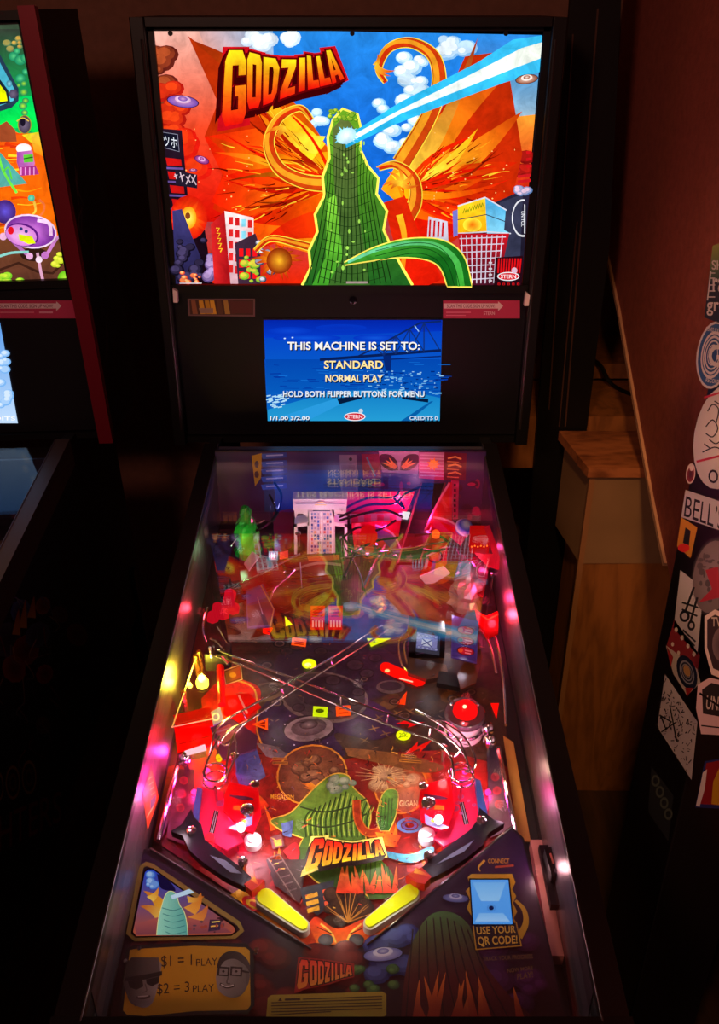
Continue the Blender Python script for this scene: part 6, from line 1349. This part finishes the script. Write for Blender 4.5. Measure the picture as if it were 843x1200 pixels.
def art2(a):
    rd = random.Random(31)
    a.mb.slab([V((-.327, 1.7305, 1.39)), V((.322, 1.7305, 1.39)), V((.322, 1.7305, 1.816)), V((-.327, 1.7305, 1.816))], (0, .004, 0), (20, 20, 20), 1)
    r0 = lambda z_: (lambda v: v)(z_)
    # whole picture, then what the photograph shows of its right edge
    for (z0, z1, c, c2) in ((1.60, 1.816, (60, 70, 56), (10, 200, 90)), (1.39, 1.60, (240, 90, 14), (120, 70, 50))):
        a.k += 1; vs = [V((-.327, 1.7297, z1)), V((.322, 1.7297, z1)), V((.322, 1.7297, z0)), V((-.327, 1.7297, z0))]
        a.mb.flat([v + a.n * a.e * a.k for v in vs], [INK(c), INK(c), INK(c2), INK(c2)], 0, n=a.n)
    a.poly([(-60, 34), (30, 34), (48, 130), (50, 150), (-60, 150)], (52, 60, 50), (20, 180, 84), ((20, 60), (36, 130)))
    a.poly([(-60, 120), (44, 112), (52, 158), (20, 150), (-60, 156)], (10, 214, 96), (20, 226, 70), ((0, 120), (0, 156)))
    a.cloud(8, 44, 26, 58, 6, 3, 6, (96, 120, 80), (206, 160, 70), 1)
    for cx, cy, r in ((16, 66, 6), (24, 70, 7), (30, 68, 6), (20, 60, 4), (30, 84, 4), (24, 92, 6), (28, 98, 4), (22, 100, 3), (28, 108, 5), (30, 118, 4), (27, 124, 5), (29, 132, 4)):
        a.ell(cx, cy, r, r * .9, (30, 130, 90), (90, 206, 130) if cy < 95 else (180, 226, 60), n=14)
    a.poly([(-60, 150), (10, 150), (22, 156), (50, 156), (86, 332), (-60, 332)], (236, 90, 20), (250, 120, 10), ((0, 160), (0, 240)))
    for k in range(30): y = rd.uniform(156, 270); x = 26 + .19 * (y - 35) - rd.uniform(32, 96); a.line([(x, y), (x + 14, y + rd.uniform(-3, 3)), (x + 30, y + rd.uniform(-3, 3))], rd.uniform(1, 4), rd.choice([(226, 60, 16), (250, 150, 20), (250, 200, 40), (206, 50, 20)]), .5, smooth=4)
    a.poly([(26, 158), (49, 154), (53, 172), (40, 170)], (230, 210, 40)); a.poly([(-10, 152), (8, 142), (18, 152), (20, 166), (-10, 166)], (150, 70, 40))
    a.poly([(36, 158), (50, 156), (56, 186), (40, 178)], (240, 206, 60), (246, 120, 20), ((0, 156), (0, 186)))
    # yellow screen with a teal rim, top left
    a.poly([(-60, 30), (-4, 56), (22, 104), (22, 118), (14, 126), (-60, 150)], (40, 60, 80)); a.poly([(-60, 40), (-6, 62), (18, 106), (16, 118), (-60, 146)], (60, 160, 190), (90, 190, 206), ((0, 60), (0, 140)))
    a.poly([(-60, 84), (-2, 90), (10, 106), (12, 120), (-60, 136)], (30, 40, 50)); a.poly([(-60, 90), (-3, 95), (7, 108), (9, 118), (-60, 130)], (226, 236, 10))
    a.ell(16, 110, 6, 6, (70, 60, 84), (110, 96, 120), n=6); a.ell(11, 98, 3.4, 4, (60, 130, 150), (140, 206, 226))
    # smoking pod
    a.ell(29, 146, 8, 11, (150, 130, 40)); a.ell(29, 146, 7, 10, (70, 60, 76), (120, 104, 130)); a.ell(27, 143, 3, 5, (30, 24, 40)); a.line([(20, 142), (27, 138), (34, 142)], 1.2, (226, 190, 60), smooth=4)
    # helmeted machine with a green pane
    a.ell(28, 174, 9, 6, (246, 226, 226), (255, 250, 246)); a.poly([(20, 178), (38, 176), (41, 192), (36, 202), (24, 202), (20, 190)], (150, 70, 150), (206, 120, 190), ((20, 0), (40, 0))); a.poly(R(28, 181, 39, 190, -4), (90, 190, 50)); a.line([(28, 186), (39, 184)], 1.2, (30, 90, 30)); a.poly([(22, 196), (42, 194), (46, 204), (24, 206)], (160, 50, 130))
    for k in range(4): a.line([(25 + k * 5, 196), (25 + k * 5, 205)], 1.4, (230, 150, 206))
    # teal tent and purple saucer craft on three legs
    a.poly([(-20, 166), (0, 178), (32, 215), (-20, 222)], (60, 150, 140), (90, 170, 160), ((0, 170), (0, 220))); a.line([(-4, 172), (4, 200), (20, 226)], 3, (110, 226, 70), smooth=4); a.line([(4, 202), (10, 196), (14, 210)], 2, (90, 206, 60), smooth=4)
    a.ell(6, 248, 13, 14, (70, 40, 110), (96, 80, 206)); a.ell(37, 232, 4, 4, (60, 170, 140), (120, 206, 170)); a.line([(40, 236), (42, 246), (38, 252)], 3, (236, 190, 70), 2, smooth=4); a.line([(46, 234), (52, 240), (50, 250), (42, 254)], 3, (230, 110, 60), 2, smooth=4)
    a.poly([(-60, 284), (0, 274), (70, 280), (78, 300), (86, 332), (-60, 332)], (110, 64, 40), (86, 50, 40), ((0, 280), (0, 332)))
    a.ell(40, 298, 16, 8, (50, 30, 24)); a.line([(0, 316), (22, 308), (44, 318), (62, 320), (76, 306)], 3, (60, 34, 26))
    a.line([(44, 296), (48, 318), (52, 334)], 3.4, (206, 150, 180)); a.line([(66, 280), (54, 300)], 4, (196, 120, 190)); a.line([(66, 280), (74, 272), (78, 284)], 4, (206, 140, 196)); a.line([(8, 276), (34, 300)], 4, (170, 100, 170)); a.ell(46, 304, 4, 4, (236, 206, 226)); a.ell(35, 300, 4, 4, (220, 160, 206)); a.ell(4, 277, 4.4, 4.4, (226, 170, 206)); a.ell(72, 274, 3.6, 3.6, (226, 170, 206)); a.ell(53, 299, 4.4, 4.4, (190, 110, 190))
    a.ell(36, 271, 31, 20, (230, 200, 226), rot=8); a.ell(36, 271, 29, 18, (120, 50, 150), (206, 120, 206), rot=8); a.ell(26, 275, 20, 13.5, (90, 30, 120), rot=14); a.ell(25, 275.5, 18.5, 12, (206, 120, 206), (240, 190, 226), rot=14); a.poly([(22, 274), (38, 277), (42, 285), (34, 286), (23, 281)], (216, 230, 20)); a.ell(13, 270, 3.6, 4.6, (226, 24, 40)); a.ell(25, 268, 2, 2, (50, 60, 120)); a.ell(31, 271, 2, 2, (50, 60, 120))
    a.line([(44, 258), (58, 262), (60, 276)], 4, (246, 200, 236), smooth=4); a.line([(0, 300), (14, 296), (34, 295)], 3, (130, 200, 190), smooth=4)
    a.cloud(-4, 322, 26, 334, 10, 4, 7, (110, 190, 40), (196, 226, 60), 9); a.ell(77, 326, 9, 9, (96, 180, 30), (170, 220, 60)); a.cloud(64, 292, 80, 312, 8, 2, 5, (180, 200, 40), (226, 226, 70), 10)
a = Art(B2, (0, -1, 0)); art2(a)
lab(a.build('backglass', [BACKLIT, BLACK], M2), 'lit cartoon backglass with a purple saucer craft on legs')
S2 = lambda x, y: AY(x, y, 1.7275)
a = Art(S2, (0, -1, 0)); a.k = 10
a.poly([(-60, 352), (96, 352), (97, 373), (-60, 373)], (186, 54, 96)); a.poly([(-60, 355.5), (66, 355.5), (66, 353), (72, 358.5), (66, 364.5), (66, 361.5), (-60, 361.5)], (226, 206, 214)); a.text('SCAN THIS CODE. SIGN UP NOW!', R(0, 356.6, 62, 360.6), (120, 40, 70)); a.line([(0, 366), (40, 366)], 1.2, (226, 130, 160)); a.line([(46, 366), (62, 366)], 2, (226, 160, 186))
lab(a.build('sticker', PAPER, sp2_), 'pink scan-this-code sticker')
a = Art(lambda x, y: AY(x, y, 1.726), (0, -1, 0))
a.poly([(-190, 378), (0, 378), (21, 496), (-180, 496)], (90, 150, 226), (190, 216, 246), ((0, 380), (0, 490))); a.cloud(0, 400, 12, 480, 14, 3, 7, (120, 176, 236), (206, 226, 250), 4); a.text('CREDITS', R(-30, 488, 18, 492.5), (250, 250, 255))
lab(a.build('display_screen', SCREEN, M2), 'pale blue lit display')
# dim playfield under its glass
pm = MB().slab([(-.262, .6, pf_z(.6)), (.262, .6, pf_z(.6)), (.262, 1.62, pf_z(1.62)), (-.262, 1.62, pf_z(1.62))], (0, 0, -.012), (44, 40, 54)); pm.build('playfield', PLAYART, M2)
MB().slab([(-.262, 1.615, pf_z(1.615)), (.262, 1.615, pf_z(1.615)), (.262, 1.615, glass_z(1.615) - .006), (-.262, 1.615, glass_z(1.615) - .006)], (0, .006, 0), (44, 40, 60)).build('back_panel', PRINT, M2)
a = Art(lambda x, y: PF(x, y, .03), N_PF, 3e-5); a.poly([(-20, 656), (12, 646), (10, 654), (-20, 668)], (236, 226, 240)); a.poly([(-20, 672), (8, 656), (4, 664), (-20, 684)], (190, 30, 40)); a.poly([(-20, 644), (12, 640), (14, 645), (-20, 655)], (130, 110, 170))
a.mb.build('plastic_plate', glow('neighbour_plastic', .8), M2)
part_ = MB().tube(smoothpath([PF(x, y, .05) for x, y in ((52, 588), (40, 610), (26, 632), (16, 648))], 5), .0016, 6); part_.build('wire_guide', WIRE, M2)
MB().slab([(-.2622, .54, glass_z(.54)), (.2622, .54, glass_z(.54)), (.2622, 1.65, glass_z(1.65)), (-.2622, 1.65, glass_z(1.65))], (0, 0, -.004)).build('playfield_glass', GLASS2, M2)
# printed side panels
a = Art(lambda x, y: AX(x, y, .2895), (1, 0, 0), 3e-5); a.k = 4
rd = random.Random(17)
OC, RC = (140, 110, 50), (110, 24, 34)
SD = lambda x, y: AX(x, y, .2842)
a.fn = SD
for cx, cy, rx, ry in ((15, 917, 8.6, 20), (34, 911, 8.6, 20), (-4, 922, 8, 20)): a.ell(cx, cy, rx, ry, OC, ring=.82); a.ell(cx, cy, rx * .5, ry * .55, (96, 60, 40), ring=.6)
a.text('FIGHTERS', [(-40, 972), (72, 926), (72, 962), (-40, 1020)], RC, bold=.0)
a.text('F', [(-24, 906), (-13, 902), (-13, 944), (-24, 948)], OC)
for cx, cy, r, c in ((8, 750, 18, (60, 66, 80)), (30, 762, 16, (110, 40, 40)), (44, 744, 14, (60, 70, 100)), (16, 784, 14, (120, 60, 50)), (52, 790, 10, (130, 40, 46)), (24, 716, 12, (60, 84, 130)), (50, 710, 9, (120, 70, 50)), (90, 744, 12, (96, 44, 30)), (70, 720, 9, (80, 40, 30)), (50, 850, 9, (84, 50, 40))):
    a.ell(cx, cy, r, r * 1.2, c, (c[0] // 2, c[1] // 2, c[2] // 2), n=9, rot=rd.uniform(-40, 40))
for k in range(26):
    x, y = rd.uniform(-6, 60), rd.uniform(690, 880); a.line([(x, y), (x + rd.uniform(-10, 12), y + rd.uniform(8, 22)), (x + rd.uniform(-4, 20), y + rd.uniform(16, 34))], 1.4, rd.choice([(96, 96, 110), (130, 110, 90), (110, 50, 50), (70, 80, 110)]), .5, smooth=4)
for cx, cy, h in ((26, 710, 26), (36, 704, 20), (18, 720, 24)): a.tongue((cx, cy + h), (cx + 3, cy - h * .3), 5, (150, 120, 50), (120, 60, 40))
lab(a.build('side_artwork', mat('printed_side', vcol=True, rough=.5), M2), 'dim side artwork with FOO FIGHTERS lettering')
a = Art(lambda x, y: AX(x, y, .3592), (1, 0, 0), 3e-5); a.k = 4
for k in range(16):
    y = rd.uniform(150, 440); x = 50 + .19 * (y - 20) + rd.uniform(2, 12); a.line([(x, y), (x + rd.uniform(-6, 10), y + 20), (x + rd.uniform(-2, 10), y + 46)], 1.2, rd.choice([(70, 56, 50), (84, 66, 56), (60, 50, 56)]), .4, smooth=5)
lab(a.build('backbox_artwork', mat('printed_side', vcol=True), M2), 'faint line artwork on the backbox side')
